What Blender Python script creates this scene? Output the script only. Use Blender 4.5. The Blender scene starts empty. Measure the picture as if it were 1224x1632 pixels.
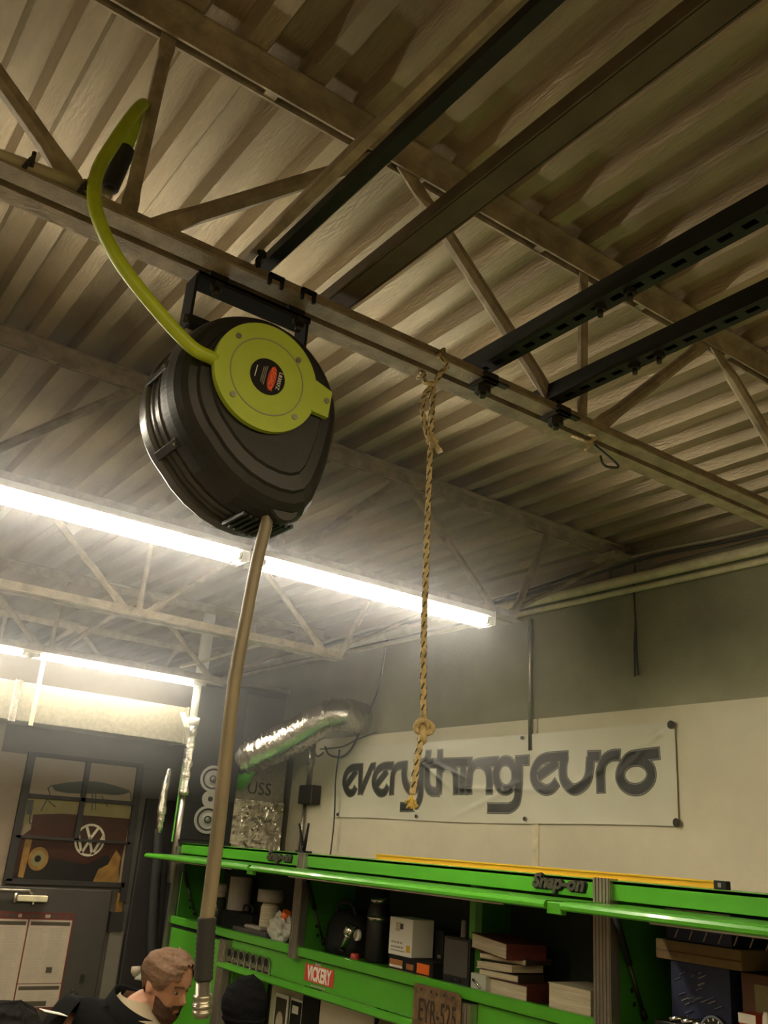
import bpy, bmesh, math, random
from mathutils import Vector, Matrix, Euler
from mathutils.noise import noise as pnoise
R = random.Random(7)
C = bpy.context.scene.collection
scene = bpy.context.scene

# ---------------------------------------------------------------- camera
cam = bpy.data.objects.new("camera", bpy.data.cameras.new("camera"))
C.objects.link(cam)
cam.data.sensor_fit = 'VERTICAL'
cam.data.sensor_height = 36.0
cam.data.lens = 32.10
cam.data.clip_start = 0.05
cam.matrix_world = Matrix(((0.583932, 0.24392, 0.774291, 0), (0.808563, -0.259873, -0.527912, 0),
                           (0.072449, 0.934328, -0.348973, 2.2), (0, 0, 0, 1)))
scene.camera = cam
# ---------------------------------------------------------------- exposure, world
scene.view_settings.view_transform = 'Standard'
scene.view_settings.look = 'None'
scene.view_settings.gamma = 1.0
scene.view_settings.use_curve_mapping = False
scene.view_settings.exposure = 0.75
w = bpy.data.worlds.new("world")
scene.world = w
w.use_nodes = True
w.node_tree.nodes["Background"].inputs[0].default_value = (0.5, 0.5, 0.45, 1)
w.node_tree.nodes["Background"].inputs[1].default_value = 0.02
# ---------------------------------------------------------------- rows of lamps that run on outside the frame
TUBE_E = 42.0
def area(name, loc, sx, sy, power, col, rot=(0, 0, 0)):
    l = bpy.data.lights.new(name, 'AREA')
    l.shape = 'RECTANGLE'; l.size = sx; l.size_y = sy
    l.energy = power; l.color = col
    o = bpy.data.objects.new(name, l); C.objects.link(o)
    o.location = loc; o.rotation_euler = rot
    return o
area("tube_row_light", (-3.1, -3.3, 3.22), 0.1, 1.9, 14, (1.0, 0.74, 0.42))
area("tube_row_light", (-6.3, -1.7, 3.22), 0.1, 3.6, 10, (1.0, 0.84, 0.56))
area("tube_row_light", (0.45, 0.2, 3.28), 0.3, 4.6, 58, (1.0, 0.80, 0.48))
area("tube_row_light", (3.2, -0.6, 3.28), 0.3, 4.6, 30, (1.0, 0.78, 0.48))

# ---------------------------------------------------------------- materials
def mat(name, col, rough=0.6, metal=0.0, var=0.0, scale=8.0, bump=0.0, bscale=None, emit=None, spec=0.5, alpha=1.0, trans=0.0, coat=0.0, col2=None, stretch=(1, 1, 1)):
    m = bpy.data.materials.new(name); m.use_nodes = True
    nt = m.node_tree; b = nt.nodes["Principled BSDF"]
    b.inputs["Base Color"].default_value = (*col, 1)
    b.inputs["Roughness"].default_value = rough
    b.inputs["Metallic"].default_value = metal
    b.inputs["Specular IOR Level"].default_value = spec
    b.inputs["Coat Weight"].default_value = coat
    if trans: b.inputs["Transmission Weight"].default_value = trans
    if alpha < 1: b.inputs["Alpha"].default_value = alpha
    if emit:
        b.inputs["Emission Color"].default_value = (*emit[0], 1)
        b.inputs["Emission Strength"].default_value = emit[1]
    if var or bump:
        tc = nt.nodes.new("ShaderNodeTexCoord"); mp = nt.nodes.new("ShaderNodeMapping")
        mp.inputs["Scale"].default_value = stretch
        nt.links.new(tc.outputs["Object"], mp.inputs[0])
        n = nt.nodes.new("ShaderNodeTexNoise"); n.inputs["Scale"].default_value = scale
        n.inputs["Detail"].default_value = 5; n.inputs["Roughness"].default_value = 0.62
        nt.links.new(mp.outputs[0], n.inputs["Vector"])
        if var:
            mx = nt.nodes.new("ShaderNodeMix"); mx.data_type = 'RGBA'
            c2 = col2 if col2 else tuple(c * (1 - var) for c in col)
            mx.inputs[6].default_value = (*c2, 1)
            mx.inputs[7].default_value = (*[min(1, c * (1 + 0.35 * var)) for c in col], 1)
            rp = nt.nodes.new("ShaderNodeValToRGB")
            rp.color_ramp.elements[0].position = 0.32; rp.color_ramp.elements[1].position = 0.68
            nt.links.new(n.outputs[0], rp.inputs[0]); nt.links.new(rp.outputs[0], mx.inputs[0])
            nt.links.new(mx.outputs[2], b.inputs["Base Color"])
        if bump:
            n2 = nt.nodes.new("ShaderNodeTexNoise"); n2.inputs["Scale"].default_value = bscale or scale * 4
            n2.inputs["Detail"].default_value = 4
            nt.links.new(mp.outputs[0], n2.inputs["Vector"])
            bp = nt.nodes.new("ShaderNodeBump"); bp.inputs["Strength"].default_value = bump
            bp.inputs["Distance"].default_value = 0.01
            nt.links.new(n2.outputs[0], bp.inputs["Height"]); nt.links.new(bp.outputs[0], b.inputs["Normal"])
    return m
M = {}
def dm(key, *a, **k): M[key] = mat(key, *a, **k)
dm("deck", (0.365, 0.288, 0.172), 0.36, 0.35, var=0.36, scale=5, bump=0.25, bscale=120, stretch=(0.25, 1, 1))
dm("deck_dark", (0.30, 0.27, 0.19), 0.6, 0.0, var=0.2, scale=5)
dm("joist", (0.40, 0.33, 0.22), 0.5, 0.15, var=0.45, scale=14, bump=0.2, bscale=160)
dm("strut_black", (0.012, 0.015, 0.012), 0.55, 0.2, var=0.3, scale=20)
dm("strut_brown", (0.13, 0.10, 0.062), 0.5, 0.3, var=0.35, scale=10)
dm("bolt", (0.05, 0.045, 0.035), 0.45, 0.7)
dm("block", (0.30, 0.285, 0.19), 0.85, 0, var=0.30, scale=1.6, bump=0.3, bscale=60)
dm("block_band", (0.36, 0.29, 0.19), 0.85, 0, var=0.25, scale=3, bump=0.2, bscale=60)
dm("panel", (0.66, 0.60, 0.44), 0.55, 0, var=0.12, scale=2.2, bump=0.08, bscale=40)
dm("white_wall", (0.62, 0.58, 0.47), 0.8, 0, var=0.1, scale=2)
dm("greywall", (0.11, 0.10, 0.085), 0.75, 0, var=0.3, scale=3, bump=0.1)
dm("floor", (0.27, 0.235, 0.175), 0.5, 0, var=0.3, scale=1.5, bump=0.05)
dm("conduit", (0.72, 0.64, 0.43), 0.45, 0.0, var=0.25, scale=12)
dm("galv", (0.36, 0.335, 0.26), 0.42, 0.35, var=0.30, scale=34, bump=0.08, bscale=90)
dm("foil", (0.75, 0.72, 0.64), 0.22, 0.95, var=0.2, scale=9, bump=0.9, bscale=26)
dm("white_metal", (0.80, 0.79, 0.74), 0.4)
dm("tube_glass", (0.9, 0.9, 0.9), 0.3, emit=((1.0, 0.90, 0.70), TUBE_E))
dm("wire", (0.03, 0.028, 0.024), 0.6)
dm("wire_light", (0.35, 0.32, 0.22), 0.6)
dm("black_plastic", (0.012, 0.012, 0.0115), 0.45, 0, var=0.3, scale=30, bump=0.05, bscale=400)
dm("black_matte", (0.010, 0.010, 0.009), 0.7, spec=0.25)
dm("drum_grey", (0.05, 0.046, 0.04), 0.3, 0, var=0.2, scale=20)
dm("lime", (0.42, 0.53, 0.05), 0.42, 0, var=0.1, scale=12)
dm("lime_hose", (0.42, 0.52, 0.02), 0.36, 0, var=0.2, scale=20)
dm("hose_tan", (0.23, 0.19, 0.118), 0.42, 0, var=0.4, scale=16, stretch=(1, 1, 0.3))
dm("chrome", (0.62, 0.60, 0.55), 0.2, 1.0)
dm("steel_dull", (0.40, 0.37, 0.31), 0.35, 0.9, var=0.2, scale=30)
dm("alu", (0.42, 0.39, 0.33), 0.32, 0.85, var=0.2, scale=20, stretch=(4, 4, 0.3))
dm("rope", (0.60, 0.47, 0.24), 0.85, 0, var=0.45, scale=60, bump=0.6, bscale=160)
dm("rope_fleck", (0.07, 0.06, 0.03), 0.9)
dm("rope_fray", (0.66, 0.50, 0.14), 0.9, 0, var=0.3, scale=50)
dm("green", (0.072, 0.33, 0.018), 0.3, 0, var=0.06, scale=6, coat=0.3)
dm("green_shaded", (0.035, 0.16, 0.012), 0.45)  # cabinet green darkened, inner shade put into the colour
dm("green_deep_shaded", (0.010, 0.016, 0.007), 0.7)  # same green taken near black for the unlit back and underside
dm("emblem", (0.10, 0.09, 0.075), 0.35, 0.6)
dm("yellow", (0.70, 0.42, 0.02), 0.35)
dm("vinyl", (0.66, 0.63, 0.50), 0.34, 0, var=0.06, scale=3)
dm("ink", (0.028, 0.028, 0.024), 0.35)
dm("ink_mid", (0.30, 0.28, 0.22), 0.4)
dm("ink_grey", (0.085, 0.08, 0.066), 0.35)
dm("red_sticker", (0.52, 0.05, 0.03), 0.45)
dm("white_print", (0.80, 0.76, 0.66), 0.5)
dm("paper", (0.45, 0.37, 0.29), 0.8, var=0.1, scale=8)
dm("paper_grey", (0.36, 0.31, 0.26), 0.8)
dm("paper_white", (0.78, 0.76, 0.68), 0.8)
dm("red_dark", (0.12, 0.022, 0.016), 0.7)
dm("door", (0.052, 0.044, 0.036), 0.6, 0, var=0.15, scale=4)
dm("jamb", (0.16, 0.14, 0.11), 0.6)
dm("frame_black", (0.025, 0.022, 0.020), 0.5)
dm("pic_tan", (0.25, 0.195, 0.135), 0.4, 0, var=0.15, scale=4)
dm("pic_olive", (0.22, 0.18, 0.075), 0.4, 0, var=0.2, scale=6)
dm("pic_red", (0.050, 0.016, 0.010), 0.35, 0, var=0.3, scale=5)
dm("pic_dark", (0.014, 0.012, 0.011), 0.35)
dm("pic_sea", (0.05, 0.055, 0.05), 0.4)
dm("pic_amber", (0.26, 0.14, 0.035), 0.4, 0, var=0.4, scale=12)
dm("pic_white", (0.55, 0.50, 0.38), 0.4)
dm("cone", (0.20, 0.19, 0.17), 0.35, 0.3)
dm("rubber", (0.02, 0.02, 0.02), 0.8)
dm("orange", (0.85, 0.16, 0.02), 0.4)
dm("copper", (0.55, 0.22, 0.08), 0.35, 0.5)
dm("navy", (0.012, 0.018, 0.055), 0.5, 0, var=0.3, scale=8)
dm("navy_print", (0.16, 0.18, 0.26), 0.6)
dm("cardboard", (0.20, 0.13, 0.055), 0.85, 0, var=0.2, scale=8)
dm("brown_box", (0.12, 0.055, 0.03), 0.8)
dm("pages", (0.60, 0.52, 0.36), 0.85, 0, var=0.35, scale=6, stretch=(1, 1, 30))
dm("book_red", (0.10, 0.018, 0.012), 0.6)
dm("book_dark", (0.06, 0.045, 0.03), 0.6)
dm("plate", (0.19, 0.115, 0.052), 0.6, 0.3, var=0.6, scale=18, bump=0.3, bscale=60)
dm("plate_text", (0.035, 0.022, 0.012), 0.6, 0.2)
dm("screen", (0.07, 0.066, 0.06), 0.25)
dm("clear", (0.72, 0.72, 0.62), 0.25, 0, alpha=0.55)
dm("glass_dark", (0.03, 0.035, 0.03), 0.12)
dm("skin", (0.50, 0.25, 0.155), 0.5, 0, var=0.12, scale=20)
dm("hair", (0.13, 0.065, 0.03), 0.7, 0, var=0.4, scale=60)
dm("hair_black", (0.008, 0.007, 0.006), 0.8, spec=0.1)
dm("beard", (0.09, 0.040, 0.02), 0.8, 0, var=0.4, scale=80, bump=0.4, bscale=300)
dm("jacket", (0.007, 0.007, 0.007), 0.9, spec=0.08, var=0.2, scale=10)
dm("shirt", (0.36, 0.29, 0.19), 0.8)
dm("trousers", (0.04, 0.045, 0.06), 0.85)
dm("knit", (0.006, 0.006, 0.006), 0.95, spec=0.1, bump=0.6, bscale=160, var=0.1)
dm("eye", (0.28, 0.25, 0.22), 0.3)
dm("iris", (0.03, 0.02, 0.015), 0.2)
dm("lip", (0.30, 0.11, 0.08), 0.5)

# ---------------------------------------------------------------- helpers
def wloc(o):
    v = Vector((0, 0, 0))
    while o is not None:
        v += o.location; o = o.parent
    return v
def thing(name, label, cat, loc=(0, 0, 0), group=None):
    o = bpy.data.objects.new(name, None); C.objects.link(o)
    o.location = loc; o.empty_display_size = 0.05
    o["label"] = label; o["category"] = cat
    if group: o["group"] = group
    return o
def tag(o, label, cat, group=None):
    o["label"] = label; o["category"] = cat
    if group: o["group"] = group
    return o
def struct(o):
    o["kind"] = "structure"; return o
def dup(root, loc, label, group=None):
    r = root.copy(); C.objects.link(r); r.location = loc; r["label"] = label
    if group: r["group"] = group
    for ch in root.children:
        c = ch.copy(); C.objects.link(c); c.parent = r
        for g in ch.children:
            d = g.copy(); C.objects.link(d); d.parent = c
    return r
def frame(origin, xa, ya):
    xa = Vector(xa).normalized(); ya = Vector(ya); za = xa.cross(ya).normalized(); ya = za.cross(xa)
    m = Matrix((xa, ya, za)).transposed().to_4x4(); m.translation = Vector(origin); return m
FY = lambda o: frame(o, (1, 0, 0), (0, 0, 1))          # faces -y (seen from the room)
FX = lambda o: frame(o, (0, 1, 0), (0, 0, 1))          # faces +x
def catmull(pts, k=6):
    P = [Vector(p) for p in pts]; out = []
    for i in range(len(P) - 1):
        a = P[max(i - 1, 0)]; b = P[i]; c = P[i + 1]; d = P[min(i + 2, len(P) - 1)]
        for j in range(k):
            t = j / k
            out.append(0.5 * ((2 * b) + (c - a) * t + (2 * a - 5 * b + 4 * c - d) * t * t + (3 * b - a - 3 * c + d) * t ** 3))
    out.append(P[-1]); return out
class MB:
    def __init__(s): s.bm = bmesh.new()
    def quad(s, *ps):
        s.bm.faces.new([s.bm.verts.new(p) for p in ps]); return s
    def box(s, lo, hi, m=None):
        x0, y0, z0 = lo; x1, y1, z1 = hi
        vs = [Vector(p) for p in ((x0,y0,z0),(x1,y0,z0),(x1,y1,z0),(x0,y1,z0),(x0,y0,z1),(x1,y0,z1),(x1,y1,z1),(x0,y1,z1))]
        if m: vs = [m @ v for v in vs]
        v = [s.bm.verts.new(p) for p in vs]
        for f in ((0,3,2,1),(4,5,6,7),(0,1,5,4),(1,2,6,5),(2,3,7,6),(3,0,4,7)): s.bm.faces.new([v[i] for i in f])
        return s
    def bar(s, p0, p1, wd, h, up=(0, 0, 1)):
        p0, p1 = Vector(p0), Vector(p1); d = (p1 - p0); L = d.length; d.normalize()
        sd = d.cross(Vector(up)); sd.normalize(); u = sd.cross(d)
        m = Matrix((d, sd, u)).transposed().to_4x4(); m.translation = p0
        return s.box((0, -wd / 2, -h / 2), (L, wd / 2, h / 2), m)
    def tube(s, pts, r, n=10, cap=True):
        P = [Vector(p) for p in pts]
        rr = r if isinstance(r, (list, tuple)) else [r] * len(P)
        rings = []; prev = None
        for i, p in enumerate(P):
            d = (P[min(i + 1, len(P) - 1)] - P[max(i - 1, 0)]).normalized()
            if prev is None:
                a = d.orthogonal().normalized()
            else:
                a = (prev - d * prev.dot(d))
                a = a.normalized() if a.length > 1e-6 else d.orthogonal().normalized()
            prev = a; b = d.cross(a)
            rings.append([s.bm.verts.new(p + (a * math.cos(2*math.pi*k/n) + b * math.sin(2*math.pi*k/n)) * rr[i]) for k in range(n)])
        for i in range(len(P) - 1):
            for k in range(n):
                f = s.bm.faces.new((rings[i][k], rings[i][(k+1) % n], rings[i+1][(k+1) % n], rings[i+1][k])); f.smooth = n > 6
        if cap:
            s.bm.faces.new(list(reversed(rings[0]))); s.bm.faces.new(rings[-1])
        return s
    def cyl(s, p0, p1, r0, r1=None, n=16):
        return s.tube([p0, p1], [r0, r0 if r1 is None else r1], n)
    def prism(s, poly, m, d, z0=0.0):
        a = [s.bm.verts.new(m @ Vector((x, y, z0))) for x, y in poly]
        b = [s.bm.verts.new(m @ Vector((x, y, z0 + d))) for x, y in poly]
        n = len(poly)
        s.bm.faces.new(b); s.bm.faces.new(list(reversed(a)))
        for i in range(n): s.bm.faces.new((a[i], a[(i+1) % n], b[(i+1) % n], b[i]))
        return s
    def loft(s, rings, smooth=False, cap=True):
        vs = [[s.bm.verts.new(p) for p in r] for r in rings]; n = len(vs[0])
        for i in range(len(vs) - 1):
            for k in range(n):
                f = s.bm.faces.new((vs[i][k], vs[i][(k+1) % n], vs[i+1][(k+1) % n], vs[i+1][k])); f.smooth = smooth
        if cap:
            s.bm.faces.new(list(reversed(vs[0]))); s.bm.faces.new(vs[-1])
        return s
    def disc(s, m, r, d, n=32, z0=0.0, ry=None):
        ry = ry or r
        return s.prism([(r * math.cos(2*math.pi*k/n), ry * math.sin(2*math.pi*k/n)) for k in range(n)], m, d, z0)
    def ring(s, m, r0, r1, d, n=40, ry=1.0):
        A = [[m @ Vector((rad * math.cos(2*math.pi*k/n), rad * ry * math.sin(2*math.pi*k/n), zz)) for k in range(n)] for rad, zz in ((r0, 0), (r1, 0), (r1, d), (r0, d), (r0, 0))]
        vs = [[s.bm.verts.new(p) for p in r] for r in A[:4]]
        for i in range(4):
            for k in range(n):
                s.bm.faces.new((vs[i][k], vs[i][(k+1) % n], vs[(i+1) % 4][(k+1) % n], vs[(i+1) % 4][k]))
        return s
    def grid(s, fn, nu, nv, smooth=True):
        vs = [[s.bm.verts.new(fn(i / nu, j / nv)) for j in range(nv + 1)] for i in range(nu + 1)]
        for i in range(nu):
            for j in range(nv):
                f = s.bm.faces.new((vs[i][j], vs[i+1][j], vs[i+1][j+1], vs[i][j+1])); f.smooth = smooth
        return s
    def build(s, name, m, parent=None, bevel=0.0):
        if parent is not None:
            off = wloc(parent)
            bmesh.ops.translate(s.bm, verts=s.bm.verts, vec=-off)
        if bevel:
            bmesh.ops.bevel(s.bm, geom=list(s.bm.edges), offset=bevel, segments=1, affect='EDGES', clamp_overlap=True)
        bmesh.ops.recalc_face_normals(s.bm, faces=s.bm.faces)
        me = bpy.data.meshes.new(name); s.bm.to_mesh(me); s.bm.free()
        me.materials.append(M[m] if isinstance(m, str) else m)
        o = bpy.data.objects.new(name, me); C.objects.link(o)
        if parent is not None: o.parent = parent
        return o
def text_obj(name, body, size, m, mx, parent=None, ext=0.001, offset=0.0, shear=0.0, sx=1.0, align='CENTER'):
    cu = bpy.data.curves.new(name, 'FONT'); cu.body = body; cu.size = size; cu.extrude = ext; cu.offset = offset
    cu.shear = shear; cu.align_x = align; cu.align_y = 'CENTER'; cu.resolution_u = 3
    t = bpy.data.objects.new("tmp_text", cu); C.objects.link(t)
    dg = bpy.context.evaluated_depsgraph_get(); dg.update()
    me = bpy.data.meshes.new_from_object(t.evaluated_get(dg))
    bpy.data.objects.remove(t); bpy.data.curves.remove(cu)
    off = wloc(parent) if parent is not None else Vector((0, 0, 0))
    me.transform(Matrix.Translation(-off) @ mx @ Matrix.Diagonal((sx, 1, 1, 1)))
    me.materials.clear(); me.materials.append(M[m])
    o = bpy.data.objects.new(name, me); C.objects.link(o)
    if parent is not None: o.parent = parent
    return o

# ================================================================ structure
YW = 3.76
struct(MB().box((-10.1, -4.6, -0.1), (4.6, YW + 0.2, 0)).build("floor", "floor"))
struct(MB().box((-10.1, -4.6, 0), (-10, YW, 3.95)).build("wall_far", "white_wall"))
struct(MB().box((4.5, -4.6, 0), (4.6, YW, 3.95)).build("wall_right", "white_wall"))
struct(MB().box((-10, -4.6, 0), (4.5, -4.5, 3.95)).build("wall_front", "white_wall"))
wb = struct(MB().box((-10, YW, 0), (4.5, YW + 0.2, 3.826)).build("wall_back", "block"))
PX = [-6.49, -3.79, -1.35, 1.09, 3.53]
for a, b in zip(PX, PX[1:]):
    MB().box((a + 0.006, YW - 0.014, 0), (b - 0.006, YW, 2.975)).build("wall_panel", "panel", wb)
MB().box((-3.815, YW - 0.02, 0), (-3.765, YW - 0.012, 2.42)).build("seam_strip", "conduit", wb)
MB().box((-2.95, YW - 0.02, 3.715), (1.5, YW, 3.824)).build("lintel_block", "block_band", wb)
MB().box((-6.6, YW - 0.02, 3.70), (-3.25, YW, 3.824)).build("lintel_block", "block_band", wb)
wl = struct(MB().box((-6.85, -4.5, 0), (-6.75, YW, 3.33)).build("wall_left", "greywall"))
MB().box((-6.87, -4.5, 3.33), (-6.73, YW, 3.37)).build("wall_cap", "frame_black", wl)
MB().box((-6.75, -4.5, 0), (-6.742, 1.78, 2.86)).build("wall_panel", "pic_tan", wl)

# roof deck: one sheet of six flutes after another
ceil = bpy.data.objects.new("ceiling", None); C.objects.link(ceil); ceil["kind"] = "structure"
def deck_mesh():
    bm = bmesh.new(); lo, hi = 3.826, 3.868
    prof = []
    for k in range(6):
        y = 0.153 * k
        prof += [(y, hi), (y + 0.018, lo), (y + 0.066, lo), (y + 0.084, hi)]
    prof.append((0.918, hi)); prof.append((0.930, hi - 0.002))
    xs = (-10, -6.19, -3.13, -1.51, 1.5, 4.5)
    vs = [[bm.verts.new((x, y, z)) for y, z in prof] for x in xs]
    for i in range(len(xs) - 1):
        for j in range(len(prof) - 1):
            bm.faces.new((vs[i][j], vs[i][j+1], vs[i+1][j+1], vs[i+1][j]))
    bmesh.ops.recalc_face_normals(bm, faces=bm.faces)
    me = bpy.data.meshes.new("deck_sheet"); bm.to_mesh(me); bm.free(); me.materials.append(M["deck"]); return me
dme = deck_mesh()
for i in range(9):
    o = bpy.data.objects.new("deck_sheet", dme); C.objects.link(o); o.parent = ceil
    o.location = (0, -4.222 + 0.918 * i, 0)
struct(MB().box((-10.1, -4.6, 3.875), (4.6, YW + 0.2, 3.95)).build("roof", "deck_dark"))

# open-web roof joists
def joist(X, label):
    t = thing("roof_joist", label, "roof joist", (X, 0, 3.266), "roof joists under the metal deck")
    y0, y1 = -4.45, 3.72
    T, Bz = 3.824, 3.266
    for s in (-1, 1):
        g = 0.010 * s; e = 0.056 * s
        b = MB()
        b.box((X + min(g, e), y0, T - 0.006), (X + max(g, e), y1, T)).box((X + min(g, g + 0.006*s), y0, T - 0.052), (X + max(g, g + 0.006*s), y1, T - 0.004))
        b.build("top_chord", "joist", t)
        b = MB(); ye = 2.93
        b.box((X + min(g, e), y0, Bz), (X + max(g, e), ye, Bz + 0.006)).box((X + min(g, g + 0.006*s), y0, Bz + 0.004), (X + max(g, g + 0.006*s), ye, Bz + 0.052))
        b.build("bottom_chord", "joist", t)
    def web(ya, za, yb, zb, r=0.019):
        a, c = Vector((X, ya, za)), Vector((X, yb, zb)); d = (c - a); L = d.length; d.normalize()
        sd = Vector((1, 0, 0)); u = sd.cross(d)
        rings = []
        for f, wx, wu in ((0, .007, .020), (.10, .007, .022), (.17, .018, .017), (.83, .018, .017), (.9, .007, .022), (1, .007, .020)):
            p = a + d * (L * f); k = r / 0.019
            rings.append([p + sd * (wx * k * math.cos(2*math.pi*q/8 + .39)) * 1.08 + u * (wu * k * math.sin(2*math.pi*q/8 + .39)) * 1.08 for q in range(8)])
        MB().loft(rings).build("web", "joist", t)
    zt, zb = T - 0.03, Bz + 0.03
    nb = [0.36 + 1.262 * k for k in range(-3, 2)] + [2.86]
    for k, y in enumerate(nb):
        last = k == len(nb) - 1
        web(y - 0.05, zb, y - 0.62, zt)
        web(y + 0.06, zb, y + (0.30 if last else 0.60), zt)
        if not last: web(y + 0.02, zb, y + 0.03, zt, 0.015)
    web(2.90, zb + 0.02, 3.66, T - 0.06, 0.013)
    for y in [-4 + 0.42 * i for i in range(18)]:
        MB().box((X - 0.011, y, T - 0.05), (X + 0.011, y + 0.03, T - 0.012)).build("spacer", "joist", t)
    MB().box((X - 0.09, 3.55, T - 0.075), (X + 0.09, 3.755, T - 0.055)).build("seat", "joist", t)
    return t
j1 = joist(-1.512, "nearest roof joist, from which the black hose reel and the rope hang")
for X, l in ((-3.13, "second roof joist, right above the longer bright tube light row"),
             (-4.64, "third roof joist, between the two rows of tube lights"),
             (-6.19, "fourth roof joist, just above the small far tube light row"),
             (-7.75, "roof joist beyond the grey partition, nearer of two hazy ones"),
             (-9.30, "farthest hazy roof joist, deep beyond the grey partition")):
    dup(j1, (X, 0, 3.266), l)

# cross struts lying on the first joist
def strut(name, y0, y1, z0, h, x0, x1, m, label, slots=True):
    t = thing(name, label, "strut", (x0, (y0 + y1) / 2, z0), "cross struts on the nearest joist")
    th = 0.004
    b = MB()
    b.box((x0, y0, z0), (x1, y0 + th, z0 + h)).box((x0, y1 - th, z0), (x1, y1, z0 + h)).box((x0, y0 + th, z0 + h - th), (x1, y1 - th, z0 + h))
    b.build("channel", m, t)
    w = y1 - y0
    if slots:
        b = MB(); b.box((x0, y0 + th, z0), (x1, y0 + w * .33, z0 + th)).box((x0, y1 - w * .33, z0), (x1, y1 - th, z0 + th)); b.build("slot_edge", m, t)
        x = x0 + 0.03
        while x < x1 - 0.05:
            MB().box((x, y0 + w * .33, z0), (x + 0.022, y1 - w * .33, z0 + th)).build("slot_bridge", m, t)
            x += 0.052
    return t
ZS = 3.322
sa = strut("black_strut", 1.262, 1.309, ZS, 0.043, -1.62, 0.9, "strut_black", "black slotted steel strut resting on the joist, upper of the black pair")
sb = strut("black_strut", 1.506, 1.550, ZS, 0.043, -1.62, 0.9, "strut_black", "black slotted steel strut resting on the joist, lower of the black pair")
sc = strut("brown_strut", 0.832, 0.892, ZS, 0.030, -1.58, 0.9, "strut_brown", "wide brown painted strut crossing behind the joist near the hose reel", False)
MB().box((-1.58, 0.838, ZS + 0.0), (0.9, 0.886, ZS + 0.004)).build("web_plate", "strut_brown", sc)
sd_ = strut("thin_strut", 0.661, 0.687, ZS, 0.022, -1.60, 0.9, "strut_black", "thin dark strut above the hose reel bracket, ending in a hook", False)
MB().box((-1.60, 0.665, ZS), (0.9, 0.683, ZS + 0.003)).build("web_plate", "strut_black", sd_)
tl = thing("tan_flat_bar", "thin tan steel bar running beside the thin dark strut", "bar", (-1.5, 0.63, ZS + 0.005), "cross struts on the nearest joist")
MB().box((-1.56, 0.622, ZS), (0.9, 0.640, ZS + 0.006)).build("bar", "joist", tl)
MB().box((-1.56, 0.622, ZS + 0.006), (0.9, 0.626, ZS + 0.022)).build("flange", "joist", tl)
# clamps under the chord and bolts under the struts
def clamp(y, label, k=1.0):
    t = thing("beam_clamp", label, "clamp", (-1.47, y, 3.262), "clamps holding the black struts")
    b = MB().box((-1.50, y - .022, 3.25), (-1.435, y + .022, 3.262)).box((-1.447, y - .022, 3.25), (-1.435, y + .022, 3.276)); b.build("jaw", "bolt", t, 0.002)
    MB().cyl((-1.468, y, 3.25), (-1.468, y, 3.232), 0.019, n=6).build("nut", "bolt", t)
    MB().cyl((-1.468, y, 3.234), (-1.468, y, 3.222), 0.008, n=8).build("bolt", "bolt", t)
    MB().box((-1.452, y + .02, 3.256), (-1.436, y + .055, 3.262)).build("plate", "bolt", t)
clamp(1.256, "rusty beam clamp under the joist beside the hanging rope")
clamp(1.50, "rusty beam clamp under the joist below the lower black strut")
for st, xs in ((sa, (-1.13, -1.05)), (sb, (-1.24, -1.17))):
    for x in xs:
        yy = 1.285 if st is sa else 1.528
        MB().cyl((x, yy, ZS), (x, yy, ZS - 0.012), 0.013, n=6).cyl((x, yy, ZS - 0.012), (x, yy, ZS - 0.026), 0.006, n=8).build("bolt", "bolt", st)

# ================================================================ wall pipes and cables
def pipe(name, label, cat, pts, r, m, group=None, n=10):
    return tag(MB().tube(pts, r, n).build(name, m), label, cat, group)
pipe("conduit", "thick cream conduit high along the back wall, upper of two", "pipe", [(-8.05, 3.70, 3.664), (3.6, 3.70, 3.630)], 0.028, "conduit", "conduits along the back wall")
pipe("conduit", "thinner cream conduit directly under the thick one on back wall", "pipe", [(-8.0, 3.715, 3.612), (3.6, 3.715, 3.572)], 0.016, "conduit", "conduits along the back wall")
cb = [(-6.4, 3.70, 3.72), (-5.2, 3.69, 3.742), (-4.2, 3.69, 3.728), (-3.4, 3.68, 3.752), (-2.9, 3.68, 3.760), (-2.3, 3.68, 3.737), (-1.0, 3.68, 3.745), (2.5, 3.68, 3.74)]
pipe("cable", "grey cable sagging along the wall above the conduits", "cable", catmull(cb, 6), 0.009, "wire_light", "cables above the conduits", 6)
pipe("cable", "black cable wandering below the grey cable along the wall", "cable", catmull([(x, y - .008, z - 0.035 - 0.012 * math.sin(x * 3)) for x, y, z in cb], 6), 0.008, "wire", "cables above the conduits", 6)
pipe("cable", "dark cable strung from the second joist end to the wall", "cable", catmull([(-3.13, 3.6772, 3.7725), (-3.35, 3.66, 3.74), (-4.2, 3.67, 3.70), (-5.0, 3.69, 3.70)], 6), 0.007, "wire", "cables above the conduits", 6)
pipe("wire", "thin black wire hanging doubled down the back wall near the conduits", "wire", [(-3.0525, 3.72, 3.7312), (-3.0813, 3.74, 3.6024), (-3.0739, 3.74, 3.4305), (-3.0901, 3.745, 3.3002), (-3.0906, 3.745, 3.143)], 0.005, "wire", None, 6)
pipe("wire", "shorter end of the doubled wire on the back wall", "wire", [(-3.0698, 3.735, 3.4289), (-3.0737, 3.74, 3.2971), (-3.0662, 3.74, 3.146)], 0.005, "wire", None, 6)
pipe("wall_conduit", "dark conduit running down the back wall behind the banner", "pipe", [(-3.85, 3.735, 3.56), (-3.85, 3.735, 3.40), (-3.83, 3.735, 2.80)], 0.014, "steel_dull")
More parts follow.
